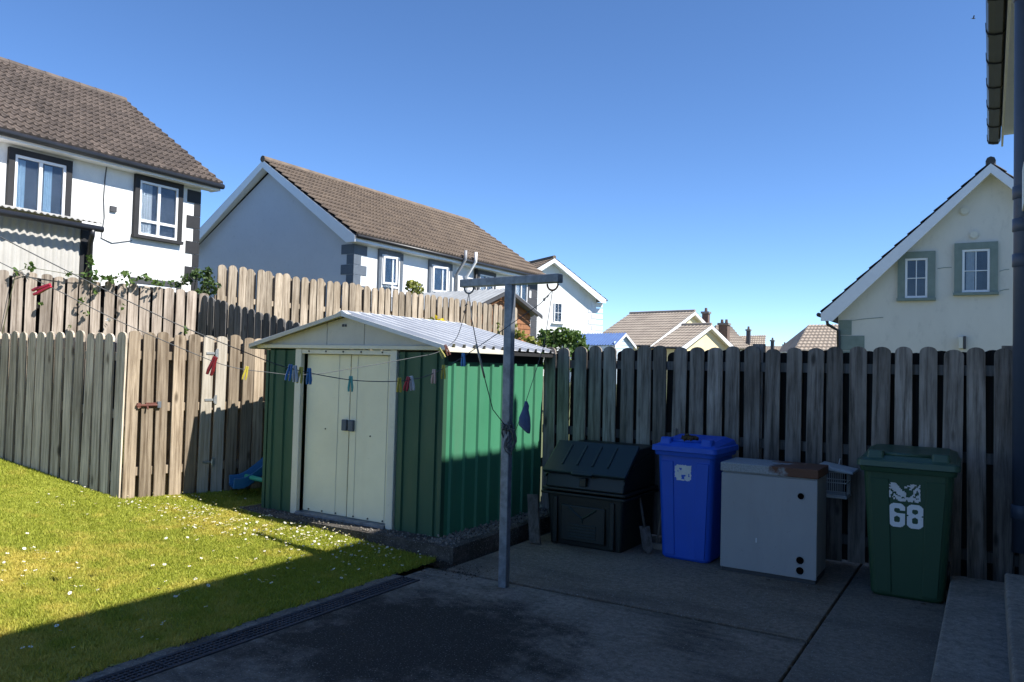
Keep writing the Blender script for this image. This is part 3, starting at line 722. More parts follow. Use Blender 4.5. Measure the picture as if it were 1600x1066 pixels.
# ------------------------------------------------------------------ boiler casing with cage behind
bo = empty('boiler_casing', (-1.42, 6.3, .003), 'grey steel boiler cabinet with rusty top between the bins', 'cabinet')
a0, a1, c0, c1 = -1.785, -1.075, 6.10, 6.50
box('base', 'charcoal', (a0+.01, c0+.02, .003), (a1-.01, c1, .05), bo)  # charcoal stands in for the shade of the gap under the cabinet
box('casing', 'grey_panel', (a0+.004, c0+.02, .05), (a1-.004, c1, .775), bo, .004)
hole = []
fp = box('front_panel', 'grey_panel', (a0, c0, .035), (a1, c0+.018, .765), bo, .005)
for z in (.64, .168, .092): MB().disc((a1-.115, c0-.001, z), (0, 1, 0), .027 if z < .5 else .023, .004, 24).build('hole', 'hole', fp)
for z in (.64, .168, .092): 
    b_ = MB(); n = 24; r1 = .031 if z < .5 else .026
    for k in range(n):
        pass
    b_.tube([(a1-.115+math.cos(2*math.pi*k/24)*r1, c0-.001, z+math.sin(2*math.pi*k/24)*r1) for k in range(25)], .003, 5, False); b_.build('hole_rim', 'grey_panel', fp)
box('cap', 'cap', (a0-.006, c0-.012, .777), (a1+.008, c1+.01, .845), bo, .006)
MB().box((a0+.27, c0-.0012, .255), (a0+.277, c0-.0003, .29)).build('scratch', 'number_white', fp)
cg = empty('wire_cage', (-1.04, 6.7, .5), 'small white wire cage hanging on the fence right of the boiler cabinet', 'cage')
k0, k1, l0, l1, m0, m1 = -1.14, -.95, 6.60, 6.82, .60, .78
b_ = MB()
for i in range(13):
    x = k0+(k1-k0)*i/12; b_.tube([(x, l0, m0), (x, l0, m1)], .0018, 4); b_.tube([(x, l1, m0), (x, l1, m1)], .0018, 4)
for i in range(9):
    yy = l0+(l1-l0)*i/8; b_.tube([(k1, yy, m0), (k1, yy, m1)], .0018, 4); b_.tube([(k0, yy, m0), (k0, yy, m1)], .0018, 4)
b_.build('bars', 'wire', cg)
b_ = MB()
for z in (m0, m0+.1, m1):
    b_.tube([(k0, l0, z), (k1, l0, z), (k1, l1, z), (k0, l1, z), (k0, l0, z)], .004, 5)
b_.build('hoops', 'wire', cg)
box('tray', 'wire', (k0-.005, l0-.005, m0-.022), (k1+.005, l1+.005, m0-.006), cg, .004)
MB().prism([(k0-.02, l0-.03, .80), (k1+.05, l0-.03, .775), (k1+.05, l0-.03, .795), (k0-.02, l0-.03, .835)], (0, .3, 0)).build('cage_roof', 'cage_roof', cg, bevel=.006)
MB().tube([((k0+k1)/2, l1, .8), ((k0+k1)/2, 6.90, .86)], .004, 5).build('hook', 'wire', cg)

# broom handle, spade, plank
t = empty('broom', (-2.46, 6.7, 0), 'thin wooden broom handle leaning on the fence left of the blue bin', 'broom')
MB().tube([(-2.46, 6.50, .02), (-2.445, 6.89, 1.02)], .011, 8).build('handle', 'handle_wood', t, smooth=True)
MB().loft([rrect(-2.58, -2.34, 6.46, 6.52, .004, .01), rrect(-2.56, -2.36, 6.47, 6.51, .05, .01)]).build('head', 'handle_wood', t)
t = empty('garden_spade', (-2.44, 6.3, 0), 'dark rusty spade blade standing between coal bunker and blue bin', 'spade')
bs = Vector((-2.425, 6.24, .006)); up = Vector((-.13, .16, .30)).normalized(); sdn = Vector((.75, .62, 0)).normalized(); nn = up.cross(sdn).normalized()
MB().prism([bs, bs+sdn*.045+up*.05, bs+sdn*.045+up*.25, bs-sdn*.045+up*.25, bs-sdn*.045+up*.05], nn*.006).build('blade', 'plank', t)
MB().tube([bs+up*.24, bs+up*.62], .012, 8).build('shaft', 'plank', t, smooth=True)
t = empty('plank', (-3.52, 6.2, 0), 'short dark board leaning on the plinth left of the coal bunker', 'board')
p0 = Vector((-3.42, 5.98, .004)); MB().box(p0, (.09, .03, 0), Vector((-.11, .13, .40)), (.0, -.025, .006)).build('board', 'plank', t, bevel=.003)

# ------------------------------------------------------------------ play slide left of the shed
sd = empty('play_slide', (-6.3, 5.6, .17), 'blue plastic toddler slide with green bar beside the shed', 'slide')
path = []; SD = Vector((.40, .72, 0)).normalized(); SW_ = Vector((SD.y, -SD.x, 0))
for i in range(17):
    q_ = i/16; path.append(Vector((-6.53, 5.30, 0))+SD*(q_*.86)+Vector((0, 0, .20+.74*(q_**1.25)+.06*max(0, .15-q_)/.15)))
secs = []
for p in path:
    hw = .15; hg = .10
    secs.append([p+SW_*u_+Vector((0, 0, v_)) for u_, v_ in ((-hw, hg), (-hw+.025, hg), (-hw+.04, .012), (hw-.04, .012), (hw-.025, hg), (hw, hg), (hw-.02, -.01), (-hw+.02, -.01))])
MB().loft(secs).build('chute', 'slide_blue', sd, smooth=False, bevel=.008)
MB().tube([(-6.40, 5.37, .37), (-6.03, 5.42, .33)], .024, 8).build('bar', 'slide_green', sd, smooth=True)
for x in (-6.24, -5.99):
    MB().tube([(x, 6.74, .16), (x, 6.50, 1.0)], .024, 8).build('ladder_rail', 'slide_green', sd, smooth=True)
for z in (.4, .65): MB().tube([(-6.24, 6.74-.24*(z-.16)/.84, z), (-5.99, 6.74-.24*(z-.16)/.84, z)], .02, 8).build('rung', 'slide_green', sd, smooth=True)

# ------------------------------------------------------------------ clothes line post, lines, pegs
PB = Vector((-2.905, 4.715, 0)); PT = pY(797.5, 440, 4.72)
cp = empty('clothes_post', PB, 'galvanised steel T-shaped clothes line post on the patio', 'post')
q = .034
def square_bar(a, b, hw, ux): 
    a, b = Vector(a), Vector(b); t = (b-a).normalized(); ux = (Vector(ux)-t*Vector(ux).dot(t)).normalized(); uy = t.cross(ux)
    return MB().loft([[p+ux*sx*hw+uy*sy*hw for sx, sy in ((1, 1), (-1, 1), (-1, -1), (1, -1))] for p in (a, b)])
square_bar(PB-Vector((0, 0, .05)), PT-Vector((0, 0, .02)), .031, (1, .1, 0)).build('upright', 'galv', cp, bevel=.006)
armd = Vector((-1, .10, 0)).normalized(); 
AL = PT+armd*.455; AR = PT-armd*.43; AL.z = AR.z = PT.z+.003
square_bar(AL, AR, .030, (0, 0, 1)).build('cross_arm', 'galv', cp, bevel=.006)
HB = AL-armd*.07-Vector((0, 0, .075)); HA = AR+armd*.065-Vector((0, 0, .08))
for hk in (HB, HA):
    MB().tube([hk+armd*(.045*math.cos(a))+Vector((0, 0, .045-.045*math.sin(a))) for a in [math.pi*k/10 for k in range(11)]], .007, 6).build('hook', 'rust' if hk is HA else 'galv', cp, smooth=True)
EA = Vector((-3.28, 1.54, 0)); EB = Vector((-4.22, 1.99, 0))
pxA = [(873, 450), (846, 473), (825, 488), (775, 523), (723, 558), (700, 572), (671, 586), (645, 593), (616, 596), (580, 596), (545, 593.5), (500, 586), (455, 576), (420, 565), (340, 533), (262, 500), (130, 436), (0, 370), (-120, 305)]
pxB = [(731, 457), (724, 497), (714, 527), (700, 541), (680, 552), (650, 558), (624, 563), (585, 570), (549, 576), (520, 581), (490, 585), (451, 585.5), (420, 582), (385, 578), (360, 573), (321, 560), (188, 503), (90, 454), (0, 410), (-120, 345)]
def cline(name, label, px, H_, E_):
    pts = [inplane(x, y, H_, E_) for x, y in px]; pts[0] = H_.copy()
    t = empty(name, pts[0], label, 'clothes line', 'clothes lines')
    # smooth with a spline
    sm = []
    for i in range(len(pts)-1):
        p0, p1, p2, p3 = pts[max(i-1, 0)], pts[i], pts[i+1], pts[min(i+2, len(pts)-1)]
        for k in range(4):
            u = k/4; sm.append(.5*((2*p1)+(p2-p0)*u+(2*p0-5*p1+4*p2-p3)*u*u+(3*p1-p0-3*p2+p3)*u**3))
    sm.append(pts[-1])
    MB().tube(sm, .0024, 6).build('line', 'rope', t, smooth=True)
    kn = sm[3]; b_ = MB(); random.seed(9)
    for k in range(2): b_.tube([sm[2+k]+Vector((random.uniform(-.015, .015), random.uniform(-.015, .015), random.uniform(-.015, .015))) for _ in range(7)], .003, 5)
    b_.build('knot', 'rope', t)
    return t
# line B drops steeply near its hook (slack), so its last span hangs in the same upright plane
cline('clothes_line', 'dark clothes line from the right hook of the post across the shed doors', pxA, HA, EA)
cline('clothes_line', 'dark clothes line from the left hook of the post with red pegs at left', pxB, HB, EB)
def peg_mesh():
    b_ = MB()
    for q in (-1, 1):
        b_.loft([[Vector((q*x_, y_, z_)) for x_, y_ in ((a_, -d_), (c_, -d_), (c_, d_), (a_, d_))] for a_, c_, d_, z_ in ((.0008, .009, .006, .022), (.0008, .011, .007, -.008), (.004, .015, .0075, -.040), (.005, .0135, .006, -.062))])
    return b_
pegs = [('A', 453, 576, 'blue_peg', 'bright blue peg, leftmost of the bunch left of the shed doors', 10, 1), ('A', 461, 578, 'white_peg', 'white peg in the bunch left of the shed doors', -4, 1),
        ('A', 470, 580, 'yellow_peg', 'yellow peg in the bunch left of the shed doors', 6, 1), ('A', 483, 582, 'blue_peg', 'single blue peg in front of the left door jamb', 0, 1),
        ('A', 548, 594, 'teal_peg', 'pale teal peg hanging in front of the middle of the shed doors', 0, 1), ('A', 624, 596, 'yellow_peg', 'yellow peg next to the red one, right of the shed doors', 0, 1),
        ('A', 637, 594.5, 'red_peg', 'small red peg right of the shed doors', 12, 1), ('A', 643, 593.5, 'white_peg', 'white peg touching the small red one', -8, 1),
        ('A', 678, 583, 'peach_peg', 'peach and white peg hanging near the shed corner', 2, 1), ('A', 693, 576, 'yellow_peg', 'yellow peg at the front corner of the shed', 0, 1),
        ('A', 724, 557, 'blue_peg', 'dark blue peg in front of the lit green wall', 0, 1),
        ('B', 688, 548, 'olive_peg', 'olive peg tilted under the front corner of the shed roof', -32, 1), ('B', 697, 543, 'brown_peg', 'brown peg tilted under the front corner of the shed roof', -22, 1),
        ('B', 385, 578, 'yellow_peg', 'yellow peg hanging in front of the gate', 12, 1), ('B', 334, 565, 'darkred_peg', 'large dark red peg hanging in front of the gate hinges', 18, 1.35), ('B', 72, 449, 'red_peg', 'bright red peg lying along the line at far left', 68, 1.25)]
for ln_, x, y, mm, lab, tilt, sc_ in pegs:
    p = inplane(x, y, HA if ln_ == 'A' else HB, EA if ln_ == 'A' else EB)
    b_ = peg_mesh(); tl = R(tilt); rz = YAW+random.uniform(-.5, .5)
    Mx = Matrix.Rotation(rz, 3, 'Z') @ Matrix.Rotation(tl, 3, 'Y')
    t = empty('clothes_peg', p, lab, 'peg', 'clothes pegs')
    for i in range(len(b_.v)): b_.v[i] = Mx @ (b_.v[i]*sc_)+p
    b_.build('prongs', mm, t, bevel=.0015)
    MB().tube([p+Mx @ Vector((-.009*sc_, 0, -.01*sc_)), p+Mx @ Vector((.009*sc_, 0, -.01*sc_))], .004*sc_, 6).build('spring', 'galv', t)
# loose ropes from the hooks to the post, coil and cloth
def onpost(z): return PB+(PT-PB)*(z/PT.z)
t = empty('tie_rope', HB, 'pale slack rope from the left hook down to the post', 'rope')
e = onpost(1.11)
P1 = dep(737, 497, 5.05); P2 = dep(746, 545, 5.1); P3 = dep(757, 590, 5.2)
MB().tube([HB, P1, P2, P3, dep(770, 640, 5.3), e], .0032, 6).build('rope', 'rope', t, smooth=True)
MB().tube([P2+(P3-P2)*(-.15), P2+(P3-P2)*.5, P3], .007, 6).build('splice', 'rope_pale', t, smooth=True)
t = empty('prop_cord', HA, 'thin cord from the right hook to the post holding a cloth', 'cord')
c1 = dep(822, 627, 5.22)
MB().tube([HA, dep(850, 540, 5.2), c1, dep(806, 672, 5.3), e], .0022, 6).build('cord', 'rope', t, smooth=True)
b_ = MB(); random.seed(12)
for k in range(6):
    ph = random.random()*6; rr = random.uniform(.05, .075); cz = 1.08+random.uniform(-.05, .03); off = random.uniform(-.01, .03)
    b_.tube([onpost(cz)+Vector((.03+off+rr*.55*math.cos(a), -.035+.02*math.sin(3*a+ph), rr*1.3*math.sin(a)-.02)) for a in [2*math.pi*j/16 for j in range(17)]], .004, 5, False)
for k in range(4):
    b_.tube([onpost(1.10+k*.012)+Vector((.042*math.cos(a), .042*math.sin(a), .004*math.sin(2*a))) for a in [2*math.pi*j/14 for j in range(15)]], .004, 5, False)
t = empty('rope_coil', onpost(1.06), 'tangled coil of rope tied round the middle of the post', 'rope'); b_.build('coil', 'rope', t, smooth=True)
t = empty('hanging_cloth', c1, 'small blue grey cloth hung on the cord beside the post', 'cloth')
secs = []
for k, (hz, hw, dx) in enumerate(((0, .008, 0), (-.03, .018, .002), (-.06, .022, -.004), (-.11, .038, -.006), (-.16, .040, -.002), (-.195, .022, .012), (-.215, .008, .02))):
    c = c1+Vector((dx, dx*.6, hz)); secs.append([c+Vector((cr.x*math.cos(a)*hw*(1+.12*math.sin(3*a+k)), cr.y*math.cos(a)*hw, 0))+Vector((-cr.y, cr.x, 0))*math.sin(a)*hw*.5 for a in [2*math.pi*j/12 for j in range(12)]])
MB().loft(secs).build('cloth', 'cloth_blue', t, smooth=True)

# ------------------------------------------------------------------ houses
def tile_strip(b_, O, U, V, N, lu, g, wave, t=.03, n=6, amp=.022):
    k = max(4, int(lu/wave*n)); vs = []
    for i in range(k+1):
        u = lu*i/k; ph = (u/wave) % 1; h = amp*(math.sin(math.pi*min(1, ph/.55)) if ph < .55 else 0)
        p = O+U*u
        vs += [p+V*(g+.04)+N*(h*.9+.004), p+N*(h+t), p+N*(h-.012)]
    fs = []
    for i in range(k): a = 3*i; fs += [(a, a+3, a+4, a+1), (a+1, a+4, a+5, a+2)]
    b_.add(vs, fs)
def roof_slope(parent, name, m, O, U, V, lu, lv, g=.345, wave=.15, n=6, amp=.022, t=.03):
    U, V = Vector(U).normalized(), Vector(V).normalized(); N = U.cross(V); N = N if N.z > 0 else -N
    b_ = MB(); k = int(round(lv/g)); g = lv/k
    for i in range(k): tile_strip(b_, Vector(O)+V*(g*i), U, V, N, lu, g, wave, t, n, amp)
    o = b_.build(name, m, parent, solid=0); o['kind'] = 'stuff'; return o
def window(parent, O, U, wd, h, bars, surround=None, sw=.12, sill=True, sillmat=None, curtain=None, frame='white_pvc', reveal=.10, open_=None):
    """O: lower left corner on the wall face, U: along the wall to the viewer's right"""
    O, U = Vector(O), Vector(U).normalized(); N = U.cross(ZU); Zv = ZU
    f = .055; b_ = MB()
    def bar(u0, u1, v0, v1, n0=.012, n1=.06): b_.box(O+U*u0+Zv*v0+N*n0, U*(u1-u0), N*(n1-n0), Zv*(v1-v0))
    bar(0, wd, 0, f); bar(0, wd, h-f, h); bar(0, f, f, h-f); bar(wd-f, wd, f, h-f)
    for kind, a in bars:
        if kind == 'v': bar(a*wd-.035, a*wd+.035, f, h-f, .012, .056)
        elif kind == 'h': bar(f, wd-f, a*h-.03, a*h+.03, .012, .054)
        elif kind == 'tv': bar(a*wd-.012, a*wd+.012, f, h-f, .02, .046)
        elif kind == 'th': bar(f, wd-f, a*h-.012, a*h+.012, .02, .044)
    wn = b_.build('window', frame, parent, bevel=.006)
    MB().box(O+U*.02+Zv*.02+N*.024, U*(wd-.04), N*.006, Zv*(h-.04)).build('pane', 'glass', wn)
    MB().box(O+U*.01+Zv*.01+N*.003, U*(wd-.02), N*.004, Zv*(h-.02)).build('room', 'room', wn)
    if curtain:
        for (u0, u1, cm) in curtain:
            b2 = MB(); k = 14
            offs = [((u1-u0)*wd*i/k, .004*math.sin(i*1.9)) for i in range(k+1)]
            b2.sheet(O+U*(u0*wd)+Zv*(.05*h)+N*.0135, U, Zv, N, 1, h*.9, offs); b2.build('curtain', cm, wn)
    if surround:
        s_ = MB(); e = .075
        def sb(u0, u1, v0, v1, p=e): s_.box(O+U*u0+Zv*v0+N*.002, U*(u1-u0), N*p, Zv*(v1-v0))
        sb(-sw, -.002, -.0, h+.0); sb(wd+.002, wd+sw, 0, h); sb(-sw, wd+sw, h+.001, h+sw)
        s_.build('surround', surround, wn)
    if sill: MB().box(O+U*(-sw-.02)-Zv*.075+N*.002, U*(wd+2*sw+.04), N*.12, Zv*.073).build('sill', sillmat or surround or 'white_pvc', wn, bevel=.006)
    return wn
def corner_quoins(parent, m, X, Y, z0, z1, h, sx, sy, l1, l2, both=True, dirn=1):
    """blocks at the corner of faces +X (front) and -Y (gable)"""
    z = z1; i = 0
    while z-h > z0:
        a = l1 if i % 2 else l2
        b_ = MB()
        ya, yb_ = sorted((Y-.016*(1 if both else 0), Y+a*dirn)); b_.box((X+.001, ya, z-h+.006), (X+.018, yb_, z-.006))
        if both: b_.box((X-a*.9, Y-.017, z-h+.006), (X+.0009, Y-.001, z-.006))
        b_.build('quoin', m, parent); z -= h; i += 1

# --- left house
XH = -16.0
h1 = empty('white_house', (XH-4, 8, .9), 'white rendered house with brown tiled roof and black trim at far left', 'house')
YE, ZE = 11.80, 5.67
box('wall', 'white_wall', (XH-8.4, -2, .5), (XH, YE, ZE), h1)
MB().prism([(XH, YE-.002, ZE), (XH-4.2, YE-.002, ZE+2.35), (XH-8.4, YE-.002, ZE)], (0, -.2, 0)).build('gable_wall', 'white_wall', h1)
rg_ = pY(195, 159, YE+.33); ev = Vector((XH+.34, 0, ZE+.02)); rg = Vector((rg_.x, 0, rg_.z)); V = rg-ev; lv_ = V.length; Vn = V.normalized()
YV = YE+.33
g_ = lv_/15; tw = .30; N_ = Vector((0, -1, 0)).cross(Vn); N_ = N_ if N_.z > 0 else -N_
one = MB(); tile_strip(one, Vector((0, 0, 0)), Vector((0, -1, 0)), Vn, N_, tw-.004, g_, .15, .05, 8, .045)
tm = one.build('roof_tile', 'tile_brown', h1, base=Vector((0, 0, 0))); tme = tm.data; bpy.data.objects.remove(tm)
rf = MB().prism([(ev.x, YV, ev.z-.05), (rg.x, YV, rg.z-.05), (XH-8.74, YV, ev.z-.05), (XH-8.74, YV, ev.z-.11), (rg.x, YV, rg.z-.13), (ev.x, YV, ev.z-.11)], (0, -YV-2.3, 0)).build('roof', 'charcoal', h1)
random.seed(21)
for j in range(15):
    for i in range(18):
        o = bpy.data.objects.new('roof_tile', tme); col.objects.link(o); o.parent = rf
        p = Vector((ev.x, YV-tw*i, ev.z))+Vn*(g_*j)+N_*(random.uniform(0, .004)); o.location = p-WLOC[rf]; WLOC[o] = p
YT = YV-tw*18
roof_slope(rf, 'roof_tiles', 'tile_brown', (ev.x, YT, ev.z), (0, -1, 0), Vn, YT+2.3, lv_, g_, .15, 6, .045, .05)
for i in range(24):
    y0_ = YV-.42*i
    b_ = MB(); b_.tube([(rg.x, y0_, rg.z+.005), (rg.x, y0_-.415, rg.z+.012)], .11, 10); b_.build('ridge_tile', 'tile_brown', rf)
box('soffit', 'white_pvc', (XH+.001, -2.2, ZE-.13), (XH+.30, YE+.30, ZE-.10), h1); box('fascia', 'white_pvc', (XH+.28, -2.2, ZE-.135), (XH+.305, YE+.31, ZE+.0), h1)
MB().prism([(XH+.3, YE+.315, ZE-.13), (XH+.3, YE+.315, ZE+.02), (rg.x, YE+.315, rg.z-.06), (rg.x, YE+.315, rg.z-.24), (XH-.05, YE+.315, ZE-.13)], (0, -.03, 0)).build('bargeboard', 'white_pvc', h1)
MB().tube([(XH+.37, -2.2, ZE-.02), (XH+.37, YE+.34, ZE-.03)], .062, 10).build('gutter', 'black_metal', h1, smooth=True)
corner_quoins(h1, 'black_paint', XH, YE, 1.0, 5.48, .30, 1, 1, .17, .36, both=False, dirn=-1)
def onwall(X, x0, y0, x1, y1):   # pixel box -> Y0,Y1,z0,z1 on wall plane X
    a = pX(x0, y1, X); b2 = pX(x1, y0, X); c = pX(x1, y1, X); d_ = pX(x0, y0, X)
    return a.y, c.y, (a.z+c.z)/2, (b2.z+d_.z)/2
y0, y1, z0, z1 = onwall(XH, 213, 288, 274, 372)
window(h1, (XH, y0, z0), (0, 1, 0), y1-y0, z1-z0, [('v', .5), ('h', .27)], 'black_paint', .115, curtain=[(.06, .34, 'curtain_white')])
y0, y1, z0, z1 = onwall(XH, 18, 250, 99, 318)
z0 = 3.75
window(h1, (XH, y0, z0), (0, 1, 0), y1-y0, z1-z0, [('v', .5)], 'black_paint', .115, curtain=[(.03, .22, 'curtain_blue'), (.58, .74, 'curtain_blue')])
y0, y1, z0, z1 = onwall(XH, 210, 446, 272, 470)
window(h1, (XH, y0, 1.2), (0, 1, 0), y1-y0, z1-1.2, [('v', .5)], 'charcoal', .12)
a = pX(176, 327, XH); box('wall_vent', 'charcoal', (XH, a.y-.07, a.z-.06), (XH+.04, a.y+.07, a.z+.06), h1)
MB().tube([pX(x, y, XH+.012) for x, y in ((167, 258), (164, 282), (162, 310), (163, 340), (158, 372), (175, 380), (206, 376))], .012, 5).build('cable', 'rope', h1)
a = pX(0, 190, XH+.2)
MB().tube([(XH-.3, a.y-.05, ZE+.1), (XH-.3, a.y-.05, ZE+1.05)], .10, 10).build('flue', 'white_pvc', h1, smooth=True)

# lean-to in front of it
XL = -13.6
lt = empty('lean_to', (XL-1, 7, .9), 'pale corrugated lean-to with black downpipe in front of the white house', 'outhouse')
c_ = pX(128, 350, XL)
MB().sheet((XL, -1, .6), (0, 1, 0), ZU, (1, 0, 0), 1, c_.z-.6+.05, waves(c_.y+1, .13, .014)).build('front_sheet', 'pale_sheet', lt, solid=.006)
box('side_wall', 'white_wall', (XH+.003, c_.y-.12, .6), (XL-.03, c_.y-.01, c_.z), lt)
V = Vector((XH+.02-(XL+.28), 0, .48)); lv2 = V.length
MB().sheet((XL+.28, -1.1, c_.z+.02), (0, 1, 0), V.normalized(), (0, 0, 1), 1, lv2, waves(c_.y+1.30, .10, .014)).build('roof_sheet', 'pale_sheet', lt, solid=.008)
MB().tube([(XL+.30, -1, c_.z-.06), (XL+.30, c_.y+.20, c_.z-.09)], .055, 10).build('gutter', 'black_metal', lt, smooth=True)
MB().tube([(XL+.30, c_.y+.02, c_.z-.12), (XL+.28, c_.y+.03, c_.z-.22), (XL+.10, c_.y+.10, c_.z-.36), (XL+.08, c_.y+.10, .7)], .045, 10).build('downpipe', 'black_metal', lt, smooth=True)
box('corner_post', 'black_paint', (XL-.1, c_.y-.02, .6), (XL+.03, c_.y+.20, c_.z-.02), lt)

# --- middle house
XM = -16.0
hm = empty('grey_gable_house', (XM-4, 22, .9), 'house with blue-grey gable and long tan tiled roof', 'house')
E0 = pX(556, 365, XM+.3); ZM = E0.z-.02; YM0 = E0.y+.28; YM1 = 28.0
RM = pY(411, 249, YM0-.3); HD = XM-RM.x; RH = RM.z-ZM-.24
box('wall', 'offwhite_wall', (XM-2*HD, YM0+.01, .5), (XM, YM1, ZM-.05), hm)
MB().prism([(XM-.001, YM0-.01, .5), (XM-.001, YM0-.01, ZM-.06), (XM-HD, YM0-.01, ZM+RH-.12), (XM-2*HD, YM0-.01, ZM-.06), (XM-2*HD, YM0-.01, .5)], (0, .019, 0)).build('gable_wall', 'grey_wall', hm)
ev = Vector((XM+.34, YM0-.3, ZM)); rg = Vector((XM-HD, YM0-.3, ZM+RH+.24)); V = rg-ev
rf = MB().prism([(ev.x, ev.y, ev.z-.03), (rg.x, ev.y, rg.z-.03), (XM-2*HD-.34, ev.y, ev.z-.03), (XM-2*HD-.34, ev.y, ev.z-.09), (rg.x, ev.y, rg.z-.11), (ev.x, ev.y, ev.z-.09)], (0, YM1+.3-ev.y, 0)).build('roof', 'charcoal', hm)
roof_slope(rf, 'roof_tiles', 'tile_tan', ev, (0, 1, 0), V, YM1+.3-ev.y, V.length, .345, .16, 6, .05, .06)
MB().tube([(rg.x, ev.y-.02, rg.z+.01), (rg.x, YM1+.3, rg.z+.01)], .11, 8).build('ridge_tiles', 'tile_tan', rf)
for s in (1, -1):
    ex = XM-HD+s*(HD+.30)
    MB().prism([(ex, ev.y-.012, ev.z-.22), (ex, ev.y-.012, ev.z-.035), (rg.x, ev.y-.012, rg.z-.035), (rg.x, ev.y-.012, rg.z-.27), (ex-s*.35, ev.y-.012, ev.z-.22)], (0, .03, 0)).build('bargeboard', 'white_pvc', hm)
    MB().prism([(ex, ev.y+.018, ev.z-.2), (rg.x, ev.y+.018, rg.z-.25), (rg.x, ev.y+.018, rg.z-.22), (ex, ev.y+.018, ev.z-.17)], (0, .29, 0)).build('verge_soffit', 'white_pvc', hm)
box('soffit', 'white_pvc', (XM+.001, YM0-.2, ZM-.20), (XM+.30, YM1+.2, ZM-.17), hm); box('fascia', 'white_pvc', (XM+.28, YM0-.26, ZM-.2), (XM+.31, YM1+.28, ZM-.04), hm)
MB().tube([(XM+.37, YM0-.28, ZM-.05), (XM+.37, YM1+.3, ZM-.07)], .06, 8).build('gutter', 'black_metal', hm, smooth=True)
corner_quoins(hm, 'slate_blue', XM, YM0-.011, 2.6, ZM-.22, .30, 1, 1, .30, .55)
for i in range(12):
    a_ = .28 if i % 2 else .5
    box('quoin', 'charcoal', (XM+.001, YM1-a_*1.7, ZM-.3-.3*(i+1)+.006), (XM+.018, YM1+.001, ZM-.3-.3*i-.006), hm)
for (x0, yt, x1, yb, bars) in ((593, 391, 622, 447, [('v', .62), ('h', .25)]), (671, 406, 700, 455, [('v', .62), ('h', .25)]), (747, 424, 769, 458, [('v', .5)]), (803, 437, 822, 470, [('v', .5)])):
    y0, y1, z0, z1 = onwall(XM, x0, yt, x1, yb); z1 = ZM-.36; z0 = z1-1.30
    wn = window(hm, (XM, y0, z0), (0, 1, 0), y1-y0, z1-z0, bars, 'slate_blue' if x0 < 700 else 'charcoal', .13, curtain=[(.05, .35, 'curtain_white')] if x0 > 700 else None)
    if x0 < 700:   # opened casement
        O = Vector((XM+.06, y0+.06, z0+.38)); wv = (y1-y0)*.55; hh = z1-z0-.44; Uo = Vector((.42, .9, 0)).normalized(); No = Vector((Uo.y, -Uo.x, 0))
        b_ = MB()
        for (u0_, u1_, v0_, v1_) in ((0, wv, 0, .06), (0, wv, hh-.06, hh), (0, .06, .06, hh-.06), (wv-.06, wv, .06, hh-.06)): b_.box(O+Uo*u0_+ZU*v0_, Uo*(u1_-u0_), No*.04, ZU*(v1_-v0_))
        b_.build('casement', 'white_pvc', wn); MB().box(O+Uo*.05+ZU*.05+No*.015, Uo*(wv-.1), No*.006, ZU*(hh-.1)).build('casement_pane', 'glass', wn)
for (x, mm, top, bend) in ((726, 'black_metal', 386, 402), (742, 'white_pvc', 389, 404)):
    a = pX(x-12, 440, XM+.1); yb = a.y; b2 = pX(x+4, bend, XM+.55)
    tp = pX(x+5, top+6, XM+.5)
    MB().tube([(XM+.08, yb, 2.0), (XM+.08, yb, ZM-.55), (XM+.48, b2.y, ZM-.05), (XM+.48, b2.y, tp.z)], .055, 8).build('vent_pipe', 'white_pvc' if mm == 'white_pvc' else 'grey_panel', hm, smooth=True)
a = pX(722, 430, XM+.1); MB().tube([(XM+.08, a.y+.9, 2.0), (XM+.08, a.y+.9, ZM-.15)], .06, 8).build('downpipe', 'black_metal', hm, smooth=True)

